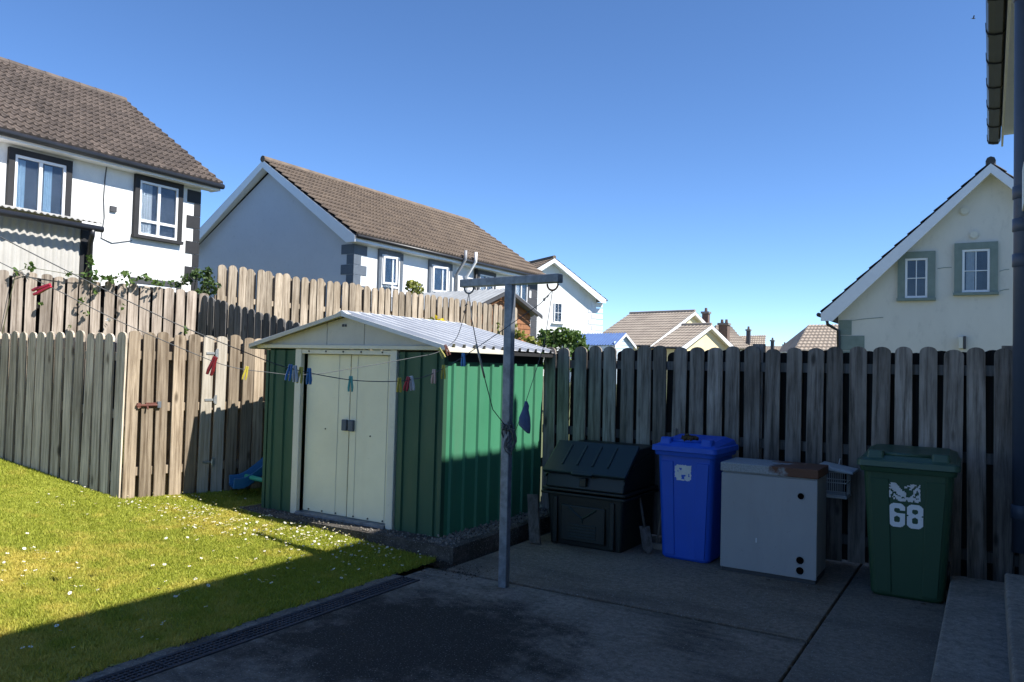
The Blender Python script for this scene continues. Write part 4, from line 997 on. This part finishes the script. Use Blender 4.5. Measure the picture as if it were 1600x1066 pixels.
# generic gable house: ridge direction d (unit), gable end facing -d... built from its near gable
def gable_house(name, label, Gc, gdir, half, length, ze, rise, wallm, roofm, over=.35, barge='white_pvc', wave=.3, zb=0., g=.4):
    """Gc: centre of the near gable at ground (x,y); gdir: horizontal unit vector from near gable into the house"""
    D = Vector((*gdir, 0)).normalized(); S = Vector((D.y, -D.x, 0)); G = Vector((*Gc, 0))
    t = empty(name, (G.x, G.y, zb), label, 'house')
    def P(s, l, z): q_ = G+S*s+D*l; return Vector((q_.x, q_.y, z))
    MB().prism([P(-half, 0, zb-.5), P(half, 0, zb-.5), P(half, 0, ze), P(0, 0, ze+rise), P(-half, 0, ze)], D*length).build('wall', wallm, t)
    rfz = over*rise/half
    e1, e2, r_ = P(half+over, -over, ze-rfz+.05), P(-half-over, -over, ze-rfz+.05), P(0, -over, ze+rise+.05)
    dn = Vector((0, 0, -.10))
    rf_ = MB().prism([e1, r_, e2, e2+dn, r_+dn, e1+dn], D*(length+2*over)).build('roof', 'charcoal' if barge != 'none' else roofm, t)
    for e_ in (e1, e2):
        roof_slope(rf_, 'roof_tiles', roofm, e_+Vector((0, 0, .01)), D, r_-e_, length+2*over, (r_-e_).length, g, wave, 4, .03, .035)
    MB().tube([r_+Vector((0, 0, .05)), r_+D*(length+2*over)+Vector((0, 0, .05))], .11, 8).build('ridge_tiles', roofm, rf_)
    for e_, s in ((e1, 1), (e2, -1)):
        o_ = -D*.02
        MB().prism([e_+o_+Vector((0, 0, -.02)), r_+o_+Vector((0, 0, -.02)), r_+o_+Vector((0, 0, -.25)), e_+o_-S*s*.30+Vector((0, 0, -.22)), e_+o_+Vector((0, 0, -.22))], D*.045).build('bargeboard', barge, t)
        MB().prism([e_+D*.03+Vector((0, 0, -.2)), r_+D*.03+Vector((0, 0, -.22)), r_+D*.03+Vector((0, 0, -.19)), e_+D*.03+Vector((0, 0, -.17))], D*(over-.03)).build('verge_soffit', 'white_pvc', t)
        MB().tube([e_+S*s*.06+Vector((0, 0, -.05)), e_+S*s*.06+D*(length+2*over)+Vector((0, 0, -.05))], .06, 8).build('gutter', 'black_metal', t, smooth=True)
    return t, P, rf_
# --- right house (sage beige gable), gable plane parallel to the fence
YR = 22.6
Er = pY(1283, 492, YR-.35); Ar = pY(1548, 258, YR-.35)
halfR = Ar.x-Er.x; zE = Er.z+.10; riseR = Ar.z-zE-.05
ov = .38; hw_ = halfR-ov; pitchr = (Ar.z-Er.z)/halfR
hr, PR, rfr = gable_house('beige_house', 'beige rendered gable house with two small windows behind the fence at right', (Ar.x, YR), (0, 1), hw_, 9, Er.z+ov*pitchr, hw_*pitchr, 'beige_wall', 'tile_dark', ov, wave=.3)
zq = Er.z
for (x0, yt, x1, yb) in ((1414, 404, 1450, 466), (1503, 390, 1547, 457)):
    a = pY(x0, yb, YR); b2 = pY(x1, yt, YR)
    z0 = pY((x0+x1)/2, yb, YR).z; z1 = pY((x0+x1)/2, yt, YR).z
    window(hr, (a.x, YR-.001, z0), (1, 0, 0), b2.x-a.x, z1-z0, [('tv', .5), ('th', .5)], 'sage', .17, sill=True, sillmat='sage', curtain=[(.15, .45, 'curtain_white')] if x0 > 1450 else None)
for (x, y) in ((1507, 330), (1522, 367)):
    a = pY(x, y, YR); MB().disc((a.x, YR-.001, a.z), (0, -1, 0), .11, .03, 16).build('vent', 'beige_wall', hr)
    MB().disc((a.x, YR-.0315, a.z), (0, -1, 0), .085, .02, 16).build('vent', 'cream_trim', hr)
a = pY(1503, 535, YR); box('wall_lamp', 'cream_trim', (a.x-.07, YR-.14, a.z-.16), (a.x+.03, YR-.002, a.z+.13), hr, .01); box('wall_lamp', 'charcoal', (a.x+.032, YR-.15, a.z-.17), (a.x+.09, YR-.003, a.z+.15), hr, .01)
a = pY(1312, 505, YR)
for i in range(6): box('quoin', 'sage', (a.x-.02, YR-.018, 2.62-.42*i), (a.x+(.62 if i % 2 else .30), YR-.0011, 3.02-.42*i), hr)
MB().tube([(Er.x+.12, YR-.2, Er.z-.12), (Er.x+.14, YR-.18, Er.z-.25), (Er.x+.40, YR-.08, Er.z-.42), (Er.x+.45, YR-.06, 0)], .045, 8).build('downpipe', 'black_metal', hr, smooth=True)
for (xa, ya, xb, yb2) in ((1317, 503, 1380, 496), (1465, 420, 1487, 418), (1562, 424, 1577, 421), (1562, 455, 1577, 452)):
    MB().tube([pY(xa, ya, YR-.004), pY((xa+xb)/2, (ya+yb2)/2-.8, YR-.004), pY(xb, yb2, YR-.004)], .010, 4).build('crack', 'sage', hr)

# --- far white house, lit gable facing right
aW = 1.0; SW = Vector((math.cos(aW), math.sin(aW), 0))
Ew = dep(941, 470, 45); Aw = inplane(861, 406, Ew, Ew+SW)
halfW = (Aw-Ew).xy.length; ovw = .4
DW = Vector((-math.sin(aW), math.cos(aW), 0)); pw = (Aw.z-Ew.z)/halfW
hw2, PW, rfw = gable_house('far_white_house', 'white house with lit gable standing beyond the middle house', (Aw.x, Aw.y), (DW.x, DW.y), halfW-ovw, 9, Ew.z+ovw*pw, (halfW-ovw)*pw, 'white_wall', 'tile_tan', ovw)
def onW(x, y): return inplane(x, y, Vector((Aw.x, Aw.y, 0)), Vector((Aw.x, Aw.y, 0))+SW)
a = onW(865, 504); b2 = onW(878, 474)
window(hw2, a, SW, (b2-a).xy.length, b2.z-a.z, [('tv', .5), ('th', .5)], None, .1, sill=True, sillmat='white_pvc')
for i in range(9):
    c = onW(931, 480+9*i); MB().box(c-SW*(.5 if i % 2 else .3)-DW*.02, SW*(.95 if i % 2 else .75), DW*.018, (0, 0, .26)).build('quoin', 'offwhite_wall', hw2)

# --- yellow bungalows, far roofs, chimneys
aY = .16
def far_house(name, label, apex, eave, ang, depth, endx, wallm, roofm, **k):
    D = Vector((-math.cos(ang), -math.sin(ang)*-1, 0)).normalized(); S = Vector((D.y, -D.x, 0))
    A_ = dep(*apex, depth); E_ = inplane(*eave, A_, A_+S); half = (A_-E_).xy.length; pt = (A_.z-E_.z)/half; ov_ = .35
    length = 1.0
    while True:
        q_ = A_+D*length-C0
        if 800+F*q_.dot(cr)/q_.dot(fw) < endx or length > 14: break
        length += .1
    return gable_house(name, label, (A_.x, A_.y), (D.x, D.y), half-ov_, length, E_.z+ov_*pt, (half-ov_)*pt, wallm, roofm, ov_, **k), A_, D, S
(hy, PYv, rfy), A1, D1, S1 = far_house('yellow_bungalow', 'yellow gabled bungalow with grey-brown roof, left of two beyond the fence', (1080, 488), (1010, 541), .25, 60, 990, 'yellow_wall', 'tile_grey', wave=.3, g=.5)
(hy2, PY2, rfy2), A2, D2, S2 = far_house('yellow_annexe', 'smaller yellow gabled bungalow in front, with white bargeboards', (1105, 509), (1057, 544), .25, 54, 1073, 'yellow_wall', 'tile_grey', wave=.3, g=.5)
def chimney(label, x0, yt, x1, yb, d_, pots=2, m='brick_brown'):
    a = dep(x0, yb, d_); b2 = dep(x1, yt, d_); wd = (b2-a).xy.length*.85; c = (a+b2)/2
    t = empty('chimney', (c.x, c.y, a.z), label, 'chimney', 'far chimneys')
    box('stack', m, (c.x-wd/2, c.y-wd/2, a.z-2.5), (c.x+wd/2, c.y+wd/2, b2.z-.28), t)
    box('cap', 'conc_step', (c.x-wd/2-.08, c.y-wd/2-.08, b2.z-.28), (c.x+wd/2+.08, c.y+wd/2+.08, b2.z-.12), t)
    for k in range(pots):
        px_ = c.x+(k-(pots-1)/2)*wd*.5; MB().tube([(px_, c.y, b2.z-.12), (px_, c.y, b2.z+.18)], [.13, .10], 8).build('pot', 'brick_brown', t)
chimney('tall brown brick chimney beside the yellow gable', 1097, 485, 1109, 510, 62, 1)
chimney('wide brown brick chimney with two pots right of the yellow bungalows', 1123, 503, 1140, 530, 62, 2)
chimney('small dark chimney above the pale far roof', 1166, 513, 1173, 528, 80, 1, 'charcoal')
chimney('slim grey chimney left of the gap, on a distant roof', 1204, 530, 1210, 546, 95, 1, 'charcoal')
chimney('tiny distant grey chimney, left of a pair', 1223, 537, 1229, 548, 105, 1, 'charcoal')
chimney('tiny distant grey chimney, right of a pair', 1232.5, 539, 1238, 548, 105, 1, 'charcoal')
def roof_block(name, label, ridge0, ridge1, eave0, eave1, d0, d1, roofm):
    """a far house showing one roof slope: ridge and eave ends sighted at given distances"""
    r0_, r1_ = dep(*ridge0, d0+4), dep(*ridge1, d1+4); e0_, e1_ = dep(*eave0, d0), dep(*eave1, d1)
    t = empty(name, (e0_.x, e0_.y, 0), label, 'house', 'far houses')
    U = (e1_-e0_); V = ((r0_+r1_)/2-(e0_+e1_)/2)
    b_ = MB(); n = 9
    for i in range(n):
        f0, f1 = i/n, (i+1)/n; a = e0_.lerp(r0_, f0); b2 = e1_.lerp(r1_, f0); c = e1_.lerp(r1_, f1); d_ = e0_.lerp(r0_, f1)
        up_ = Vector((0, 0, .10)); k = 26; vs = []; fs = []
        for j in range(k+1):
            hv = Vector((0, 0, .045*(j % 2))); vs += [a.lerp(b2, j/k)+up_+hv, d_.lerp(c, j/k)+hv, a.lerp(b2, j/k)+hv]
        for j in range(k): q_ = 3*j; fs += [(q_, q_+3, q_+4, q_+1), (q_, q_+2, q_+5, q_+3)]
        b_.add(vs, fs)
    o = b_.build('roof_tiles', roofm, t); o['kind'] = 'stuff'
    back = Vector((fw.x, fw.y, 0)).normalized()*8
    MB().prism([e0_-Vector((0, 0, .02)), e1_-Vector((0, 0, .02)), r1_-Vector((0, 0, .02)), r0_-Vector((0, 0, .02))], back*.6-Vector((0, 0, 1.2))).build('roof', roofm, t)
    b3 = back*.05
    MB().prism([e0_+b3, e1_+b3, Vector((e1_.x, e1_.y, -.2))+b3, Vector((e0_.x, e0_.y, -.2))+b3], back).build('wall', 'cream_wall', t)
    return t
roof_block('far_house', 'far house showing only a pale ribbed roof below the small dark chimney', (1152, 525), (1197, 524), (1146, 552), (1194, 552), 78, 78, 'tile_grey')
roof_block('far_house', 'far tan hipped roof just left of the beige house', (1263, 508), (1330, 507), (1240, 549), (1330, 549), 46, 46, 'tile_grey')
roof_block('far_house', 'far grey roof rising behind the wide brown chimney', (1118, 508), (1142, 510), (1118, 545), (1172, 545), 72, 72, 'tile_grey')
roof_block('far_house', 'lowest distant roof in the gap between houses', (1196, 541), (1240, 541), (1190, 556), (1245, 556), 98, 98, 'tile_grey')

# --- timber shed on the hill and blue roofed shed
t = empty('timber_shed', (-8, 16, .9), 'orange timber shed with grey corrugated roof behind the tan fence', 'shed')
A_ = dep(797, 452, 18.6); S_ = Vector((.12, .99, 0)).normalized(); D_ = Vector((-S_.y, S_.x, 0))
E_ = inplane(847, 493, A_, A_+S_); half = (E_-A_).xy.length; dz_ = A_.z-E_.z
def PT_(s, l, z): q_ = A_+S_*s+D_*l; return Vector((q_.x, q_.y, z))
hs2 = half-.18; zb_ = E_.z+dz_*.18/half-.05
MB().prism([PT_(-hs2, .25, .8), PT_(hs2, .25, .8), PT_(hs2, .25, zb_), PT_(0, .25, A_.z-.05), PT_(-hs2, .25, zb_)], D_*3.2).build('wall', 'wood_orange', t)
zz = .85
while zz < A_.z-.12:
    hwid = hs2 if zz < zb_-.1 else hs2*(A_.z-.05-zz-.1)/(A_.z-.05-zb_)
    if hwid > .05: MB().box(PT_(-hwid, .225, zz), S_*(2*hwid), D_*.022, (0, 0, .11)).build('plank', 'wood_orange', t)
    zz += .125
for s in (1, -1):
    V = PT_(s*half, 0, E_.z)-PT_(0, 0, A_.z); lv2 = V.length; Vn2 = V.normalized(); Nn = D_.cross(Vn2); Nn = Nn if Nn.z > 0 else -Nn
    MB().sheet(PT_(0, 0, A_.z), D_, Vn2, Nn, 1, lv2, waves(3.7, .18, .035)).build('roof_sheet', 'grey_sheet', t, solid=.012)
    MB().box(PT_(0, -.02, A_.z-.09), V, D_*.02, (0, 0, .08)).build('verge_board', 'charcoal', t)
# blue roof shed
A_ = dep(978, 520.5, 26); S_ = Vector((math.cos(.50), math.sin(.50), 0)); D_ = Vector((-S_.y, S_.x, 0))
E_ = inplane(994, 541, A_, A_+S_); half = (E_-A_).xy.length; dz_ = A_.z-E_.z
t = empty('blue_roof_shed', (A_.x, A_.y, 0), 'small pale shed with corrugated blue roof beyond the fence', 'shed')
D_ = Vector((-math.cos(.12), math.sin(.12)+.25, 0)).normalized(); S_ = Vector((D_.y, -D_.x, 0))
E_ = inplane(994, 541, A_, A_+S_); half = (E_-A_).xy.length; dz_ = A_.z-E_.z
hs2 = half*.9; zb_ = A_.z-dz_*.9
MB().prism([PT_(-hs2, .1, 0), PT_(hs2, .1, 0), PT_(hs2, .1, zb_-.03), PT_(0, .1, A_.z-.04), PT_(-hs2, .1, zb_-.03)], D_*2.6).build('wall', 'paleblue', t)
for i in range(7): 
    z_ = zb_-.5+i*.12; hwid = hs2 if z_ < zb_ else hs2*max(0, (A_.z-.06-z_-.1))/(A_.z-zb_)
    if hwid > .06: MB().box(PT_(-hwid, .08, z_), S_*(2*hwid), D_*.018, (0, 0, .105)).build('plank', 'paleblue', t)
for s in (1, -1):
    V = PT_(s*half, 0, E_.z)-PT_(0, 0, A_.z); Vn2 = V.normalized(); Nn = D_.cross(Vn2); Nn = Nn if Nn.z > 0 else -Nn
    MB().sheet(PT_(0, 0, A_.z), D_, Vn2, Nn, 1, V.length, waves(2.9, .13, .02)).build('roof_sheet', 'blue_roof', t, solid=.012)
    MB().box(PT_(0, -.02, A_.z-.1), V, D_*.03, (0, 0, .09)).build('bargeboard', 'white_pvc', t)

# ------------------------------------------------------------------ plants
def leaf(b_, p, s, rs):
    q_ = Quaternion((rs.gauss(0, 1), rs.gauss(0, 1), rs.gauss(0, 1), rs.gauss(0, 1))).normalized()
    pts = [(0, -.5, 0), (.34, -.12, .06), (.26, .3, .05), (0, .55, 0), (-.26, .3, .05), (-.34, -.12, .06)]
    b_.add([Vector(p)+(q_ @ (Vector(a)*s)) for a in pts], [(0, 1, 2, 3), (0, 3, 4, 5)])
def plant(name, label, cat, base, blobs, size, m, seed, stems=6, extra=None):
    rs = random.Random(seed); t = empty(name, base, label, cat); b_ = MB(); sb = MB(); base = Vector(base)
    for (c, rad, n) in blobs:
        c = Vector(c)
        for i in range(n):
            d_ = Vector((rs.gauss(0, 1), rs.gauss(0, 1), rs.gauss(0, 1))).normalized()*(rs.random()**.45)
            leaf(b_, c+Vector((d_.x*rad[0], d_.y*rad[1], d_.z*rad[2])), size*rs.uniform(.6, 1.25), rs)
        for k in range(stems):
            e_ = c+Vector((rs.uniform(-.8, .8)*rad[0], rs.uniform(-.8, .8)*rad[1], rs.uniform(-.2, .9)*rad[2]))
            mid = base.lerp(e_, .5)+Vector((rs.gauss(0, .05), rs.gauss(0, .05), 0)); sb.tube([base+Vector((rs.gauss(0, .04), rs.gauss(0, .04), 0)), mid, e_], [.009, .006, .003], 4)
    b_.build('leaves', m, t, kind='stuff')
    if not stems:
        o_ = sorted([Vector(c) for c, _, _ in blobs if Vector(c).z > 2.3], key=lambda c: c.y); sb.tube([base, base.lerp(o_[0], .8)]+o_, .005, 4)
    sb.build('stems', 'stem', t)
    if extra:
        f_ = MB()
        for (c, n, s, sp_) in extra[0]:
            for i in range(n): leaf(f_, Vector(c)+Vector((rs.gauss(0, sp_), rs.gauss(0, sp_), rs.gauss(0, sp_*.6))), s, rs)
        f_.build('flowers', extra[1], t, kind='stuff')
    return t
# creeper along the top of the upper fence
UA, UB = Vector((-10.95, 3.35, 0)), Vector((-9.36, 6.86, 0))
cre = [(25, 425, .05, .05, 8), (46, 418, .06, .07, 14), (105, 428, .05, .04, 6), (130, 430, .06, .05, 10), (141, 408, .05, .10, 26), (146, 432, .07, .09, 28), (160, 436, .10, .05, 22), (178, 436, .10, .05, 22), (196, 428, .10, .05, 24), (204, 440, .09, .05, 18), (226, 434, .12, .05, 30), (246, 441, .12, .05, 24),
       (66, 476, .04, .05, 5), (130, 470, .05, .06, 10), (135, 490, .04, .04, 6), (192, 480, .03, .04, 5), (108, 508, .03, .03, 4), (292, 515, .04, .05, 10), (150, 455, .04, .05, 6)]
off = Vector((.12, -.05, 0))
bl_ = [(inplane(x, y, UA+off, UB+off), (a, a, c), n) for x, y, a, c, n in cre]
plant('creeper', 'thin leafy creeper trailing over the pale upper fence', 'plant', (-10.3, 4.7, .7), bl_, .058, 'leaf', 31, 0,
      ([(inplane(170, 501, UA+off, UB+off), 6, .05, .015)], 'petal_white'))
cre = [(275, 444, .10, .06, 34), (292, 436, .10, .08, 46), (306, 428, .07, .08, 36), (322, 434, .12, .12, 80), (330, 448, .12, .10, 80), (318, 456, .14, .07, 60), (326, 424, .05, .08, 20)]
plant('bramble', 'dark leafy bramble at the corner where the upper fences meet', 'plant', (-9.75, 6.9, .8), [(inplane(x, y, Vector((-9.5, 7.15, 0)), Vector((-9.5, 7.15, 0))+cr), (a, a, c), n) for x, y, a, c, n in cre], .06, 'leaf_dark', 32, 2)
c = dep(647, 446, 15.4)
plant('rose_bush', 'yellow green rose bush rising behind the tan fence', 'shrub', (c.x, c.y, 1.2), [(c+Vector((0, 0, -.02)), (.17, .2, .13), 130), (c+Vector((.1, 0, -.12)), (.15, .2, .1), 60), (c+Vector((-.1, 0, .06)), (.07, .1, .07), 30)], .07, 'leaf_yellow', 33, 5)
c = dep(880, 533, 14.5)
plant('leafy_bush', 'dense green bush between the timber shed and the blue roofed shed', 'shrub', (c.x, c.y, 0),
      [(c+cr*dx+Vector((0, 0, dz)), (rx, rx, rz), n) for dx, dz, rx, rz, n in ((-.25, .0, .25, .22, 420), (0, .08, .26, .18, 420), (.22, .0, .22, .2, 340), (-.1, -.3, .45, .3, 600), (.35, -.12, .14, .1, 110), (-.38, .1, .1, .12, 80), (.42, -.3, .2, .15, 150))], .075, 'leaf', 34, 4)
c = dep(815, 527, 12.6)
plant('weeds', 'yellow green weeds at the foot of the tan fence behind the shed roof', 'plant', (c.x, c.y, .8),
      [(dep(812, 524, 12.6), (.10, .1, .09), 60), (dep(828, 531, 12.6), (.12, .1, .06), 60), (dep(804, 512, 12.6), (.05, .05, .12), 24), (dep(838, 536, 12.6), (.1, .1, .04), 40), (dep(780, 512, 12.6), (.04, .05, .10), 14)], .06, 'leaf_yellow', 35, 3)
c = dep(680, 502, 9.0)
plant('ragwort', 'bright yellow flowers showing above the shed ridge', 'plant', (c.x, c.y, .7), [(dep(673, 501, 9.0), (.06, .06, .03), 20), (dep(682, 504, 9.0), (.08, .05, .03), 20)], .05, 'leaf_yellow', 36, 2,
      ([(dep(688, 501, 9.0), 22, .05, .025), (dep(692, 505, 9.0), 10, .05, .02)], 'petal_yellow'))

# ------------------------------------------------------------------ grass blades and daisies (uncountable)
rng = np.random.default_rng(11)
def in_lawn(x, y):
    ok = (x < -3.712+.018*np.sin(y*7)+.014*np.sin(y*23+1)+.01*np.sin(y*61)) & (y < 6.6)
    ok &= ~((x > -6.14) & (y > 5.02))
    # behind lawn fence / gate
    fy = 4.08+(x+10.3)*(4.39-4.08)/(-6.93+10.3)
    ok &= ~((x < -6.93) & (y > fy-.05))
    gxx = -6.93+(y-4.39)*.20/.98
    ok &= ~((y >= 4.39) & (x < gxx+.05))
    return ok
def vlz(x):
    t = np.maximum(0, -3.75-x); return .055*np.minimum(t, 2.6)+np.where(x < -6.35, .13*np.minimum(-6.35-x, 3.4), 0)
X = rng.uniform(-9.6, -3.70, 640000); Y = rng.uniform(.6, 6.2, 640000)
dist = np.sqrt(X**2+Y**2); keep = in_lawn(X, Y) & (rng.random(len(X)) < np.clip(6.2/dist, .45, 1)**1.3)
X, Y = X[keep], Y[keep]; n_ = len(X); Zg = vlz(X)
dist = np.sqrt(X**2+Y**2)
patch = np.sin(X*2.1+1.3)*np.cos(Y*1.7)+np.sin(X*5.3+Y*3.1)*.5
h_ = (.012+.012*rng.random(n_)+.004*patch)*np.where((rng.random(n_) < .03) | ((X > -3.80) & (rng.random(n_) < .4)), 1.8, 1); h_ = np.maximum(h_, .010)
an = rng.uniform(0, 2*np.pi, n_); wd_ = .0028+.0007*dist/4+.0015*rng.random(n_)
ln1 = rng.normal(0, .5, n_)*h_; ln2 = rng.normal(0, .5, n_)*h_
v = np.zeros((n_, 3, 3), np.float32)
v[:, 0] = np.stack([X-np.cos(an)*wd_, Y-np.sin(an)*wd_, Zg-.002], 1); v[:, 1] = np.stack([X+np.cos(an)*wd_, Y+np.sin(an)*wd_, Zg-.002], 1)
v[:, 2] = np.stack([X+ln1, Y+ln2, Zg+h_], 1)
me = bpy.data.meshes.new('grass'); me.vertices.add(n_*3); me.vertices.foreach_set('co', v.ravel()); me.loops.add(n_*3); me.loops.foreach_set('vertex_index', np.arange(n_*3, dtype=np.int32))
me.polygons.add(n_); me.polygons.foreach_set('loop_start', np.arange(0, n_*3, 3, dtype=np.int32)); me.update(calc_edges=True); me.materials.append(M['blade'])
o = bpy.data.objects.new('grass', me); col.objects.link(o); prop(o, 'short yellow green mown grass of the lawn', 'grass', kind='stuff')
b_ = MB(); rs = random.Random(8); yc = MB()
def daisy(x, y, r):
    z = lawn_z(x, y)+rs.uniform(.028, .042); n = 8; tl = Vector((rs.gauss(0, .3), rs.gauss(0, .3), 1)).normalized(); a = tl.orthogonal().normalized(); c2 = tl.cross(a); c = Vector((x, y, z))
    pts = [c]
    for k in range(2*n):
        t_ = math.pi*k/n; rr = r*(1 if k % 2 == 0 else .72); pts.append(c+(a*math.cos(t_)+c2*math.sin(t_))*rr+tl*r*.12)
    b_.add(pts, [(0, 1+k, 1+(k+1) % (2*n)) for k in range(2*n)])
    yc.disc(c+tl*.001, tl, r*.3, .003, 6)
cnt = 0
def lawn_ok(x, y): return bool(in_lawn(np.array([x]), np.array([y]))[0])
while cnt < 560:          # dense drift along the shed and gate
    s = rs.random(); q0 = Vector((-6.75, 4.75, 0)).lerp(Vector((-3.85, 4.82, 0)), s)
    x = q0.x+rs.gauss(0, .25); y = q0.y+rs.gauss(-.1, .26)-(.15 if s < .3 else 0)
    if lawn_ok(x, y): daisy(x, y, rs.uniform(.007, .0125)); cnt += 1
for i in range(80):
    while True:
        cx, cy = rs.uniform(-7.6, -3.8), rs.uniform(1.6, 4.6)
        if lawn_ok(cx, cy): break
    for k in range(rs.randrange(1, 5)):
        x, y = cx+rs.gauss(0, .10), cy+rs.gauss(0, .08)
        if lawn_ok(x, y): daisy(x, y, rs.uniform(.009, .0145))
dz = empty('daisies', (-5, 4, 0)); prop(dz, 'white daisies scattered over the lawn', 'daisies', kind='stuff')
b_.build('petals', 'petal_white', dz, kind='stuff'); yc.build('flower_centres', 'petal_yellow', dz, kind='stuff')
# ragged grass and soil along the lawn edge
b_ = MB(); random.seed(77)
for i in range(380):
    yy = random.uniform(-1, 5.0); pebble(b_, (-3.715+random.gauss(0, .015), yy, -.002), random.uniform(.004, .010))
for i in range(260):
    pebble(b_, (random.uniform(-3.66, -3.2), 4.80+random.gauss(0, .09)+.12, 0.002), random.uniform(.003, .008))
o = b_.build('soil_crumbs', 'dirt'); prop(o, 'dark soil crumbs along the edge of the lawn', 'soil', kind='stuff')

b_ = MB(); random.seed(91)
for i in range(170):
    pebble(b_, (random.uniform(-3.4, .0), random.uniform(1.6, 6.9), .004), random.uniform(.002, .006))
for i in range(260):     # grit gathered along the fence foot and the joints
    k = random.random()
    if k < .5: pebble(b_, (random.uniform(-3.5, -.3), 6.86-abs(random.gauss(0, .06)), .005), random.uniform(.003, .010))
    elif k < .8: pebble(b_, (random.uniform(-3.4, -.9), 4.825+random.gauss(0, .02), .0), random.uniform(.003, .008))
    else: pebble(b_, (-.89+random.gauss(0, .015), random.uniform(2, 6.8), .0), random.uniform(.003, .007))
o = b_.build('grit', 'gravel'); prop(o, 'loose grit scattered over the concrete yard', 'grit', kind='stuff')
b_ = MB(); rs = random.Random(14)
for i in range(46):
    k = rs.random(); p_ = (rs.uniform(-3.5, -.2), rs.uniform(5.9, 6.85), .008) if k < .75 else (rs.uniform(-3.4, -.2), rs.uniform(2.5, 5.5), .008)
    q0 = len(b_.v); leaf(b_, (0, 0, 0), rs.uniform(.02, .045), rs)
    for j in range(q0, len(b_.v)): v_ = b_.v[j]; b_.v[j] = Vector((v_.x+p_[0], v_.y+p_[1], abs(v_.z)*.35+p_[2]))
o = b_.build('dead_leaves', 'clod'); prop(o, 'brown dead leaves blown against the fence foot', 'leaves', kind='stuff')
# a bird high in the sky
p = dep(1521, 29, 60); t = empty('bird', p, 'tiny dark bird in flight high in the sky', 'bird')
MB().loft([[p+cr*(x_)+Vector((0, 0, math.sin(k)*r_))+fw*math.cos(k)*r_ for k in (0, 1.57, 3.14, 4.71)] for x_, r_ in ((-.16, .01), (-.05, .045), (.08, .04), (.17, .008))]).build('body', 'charcoal', t)
MB().add([p+cr*.05, p-cr*.06, p-cr*.1+Vector((0, 0, .17))-fw*.2, p-cr*.02+Vector((0, 0, .16))-fw*.2], [(0, 1, 2, 3)]).build('wing', 'charcoal', t, solid=.01)
MB().add([p+cr*.05, p-cr*.06, p-cr*.1+Vector((0, 0, .1))+fw*.25, p-cr*.02+Vector((0, 0, .1))+fw*.25], [(0, 1, 2, 3)]).build('wing', 'charcoal', t, solid=.01)
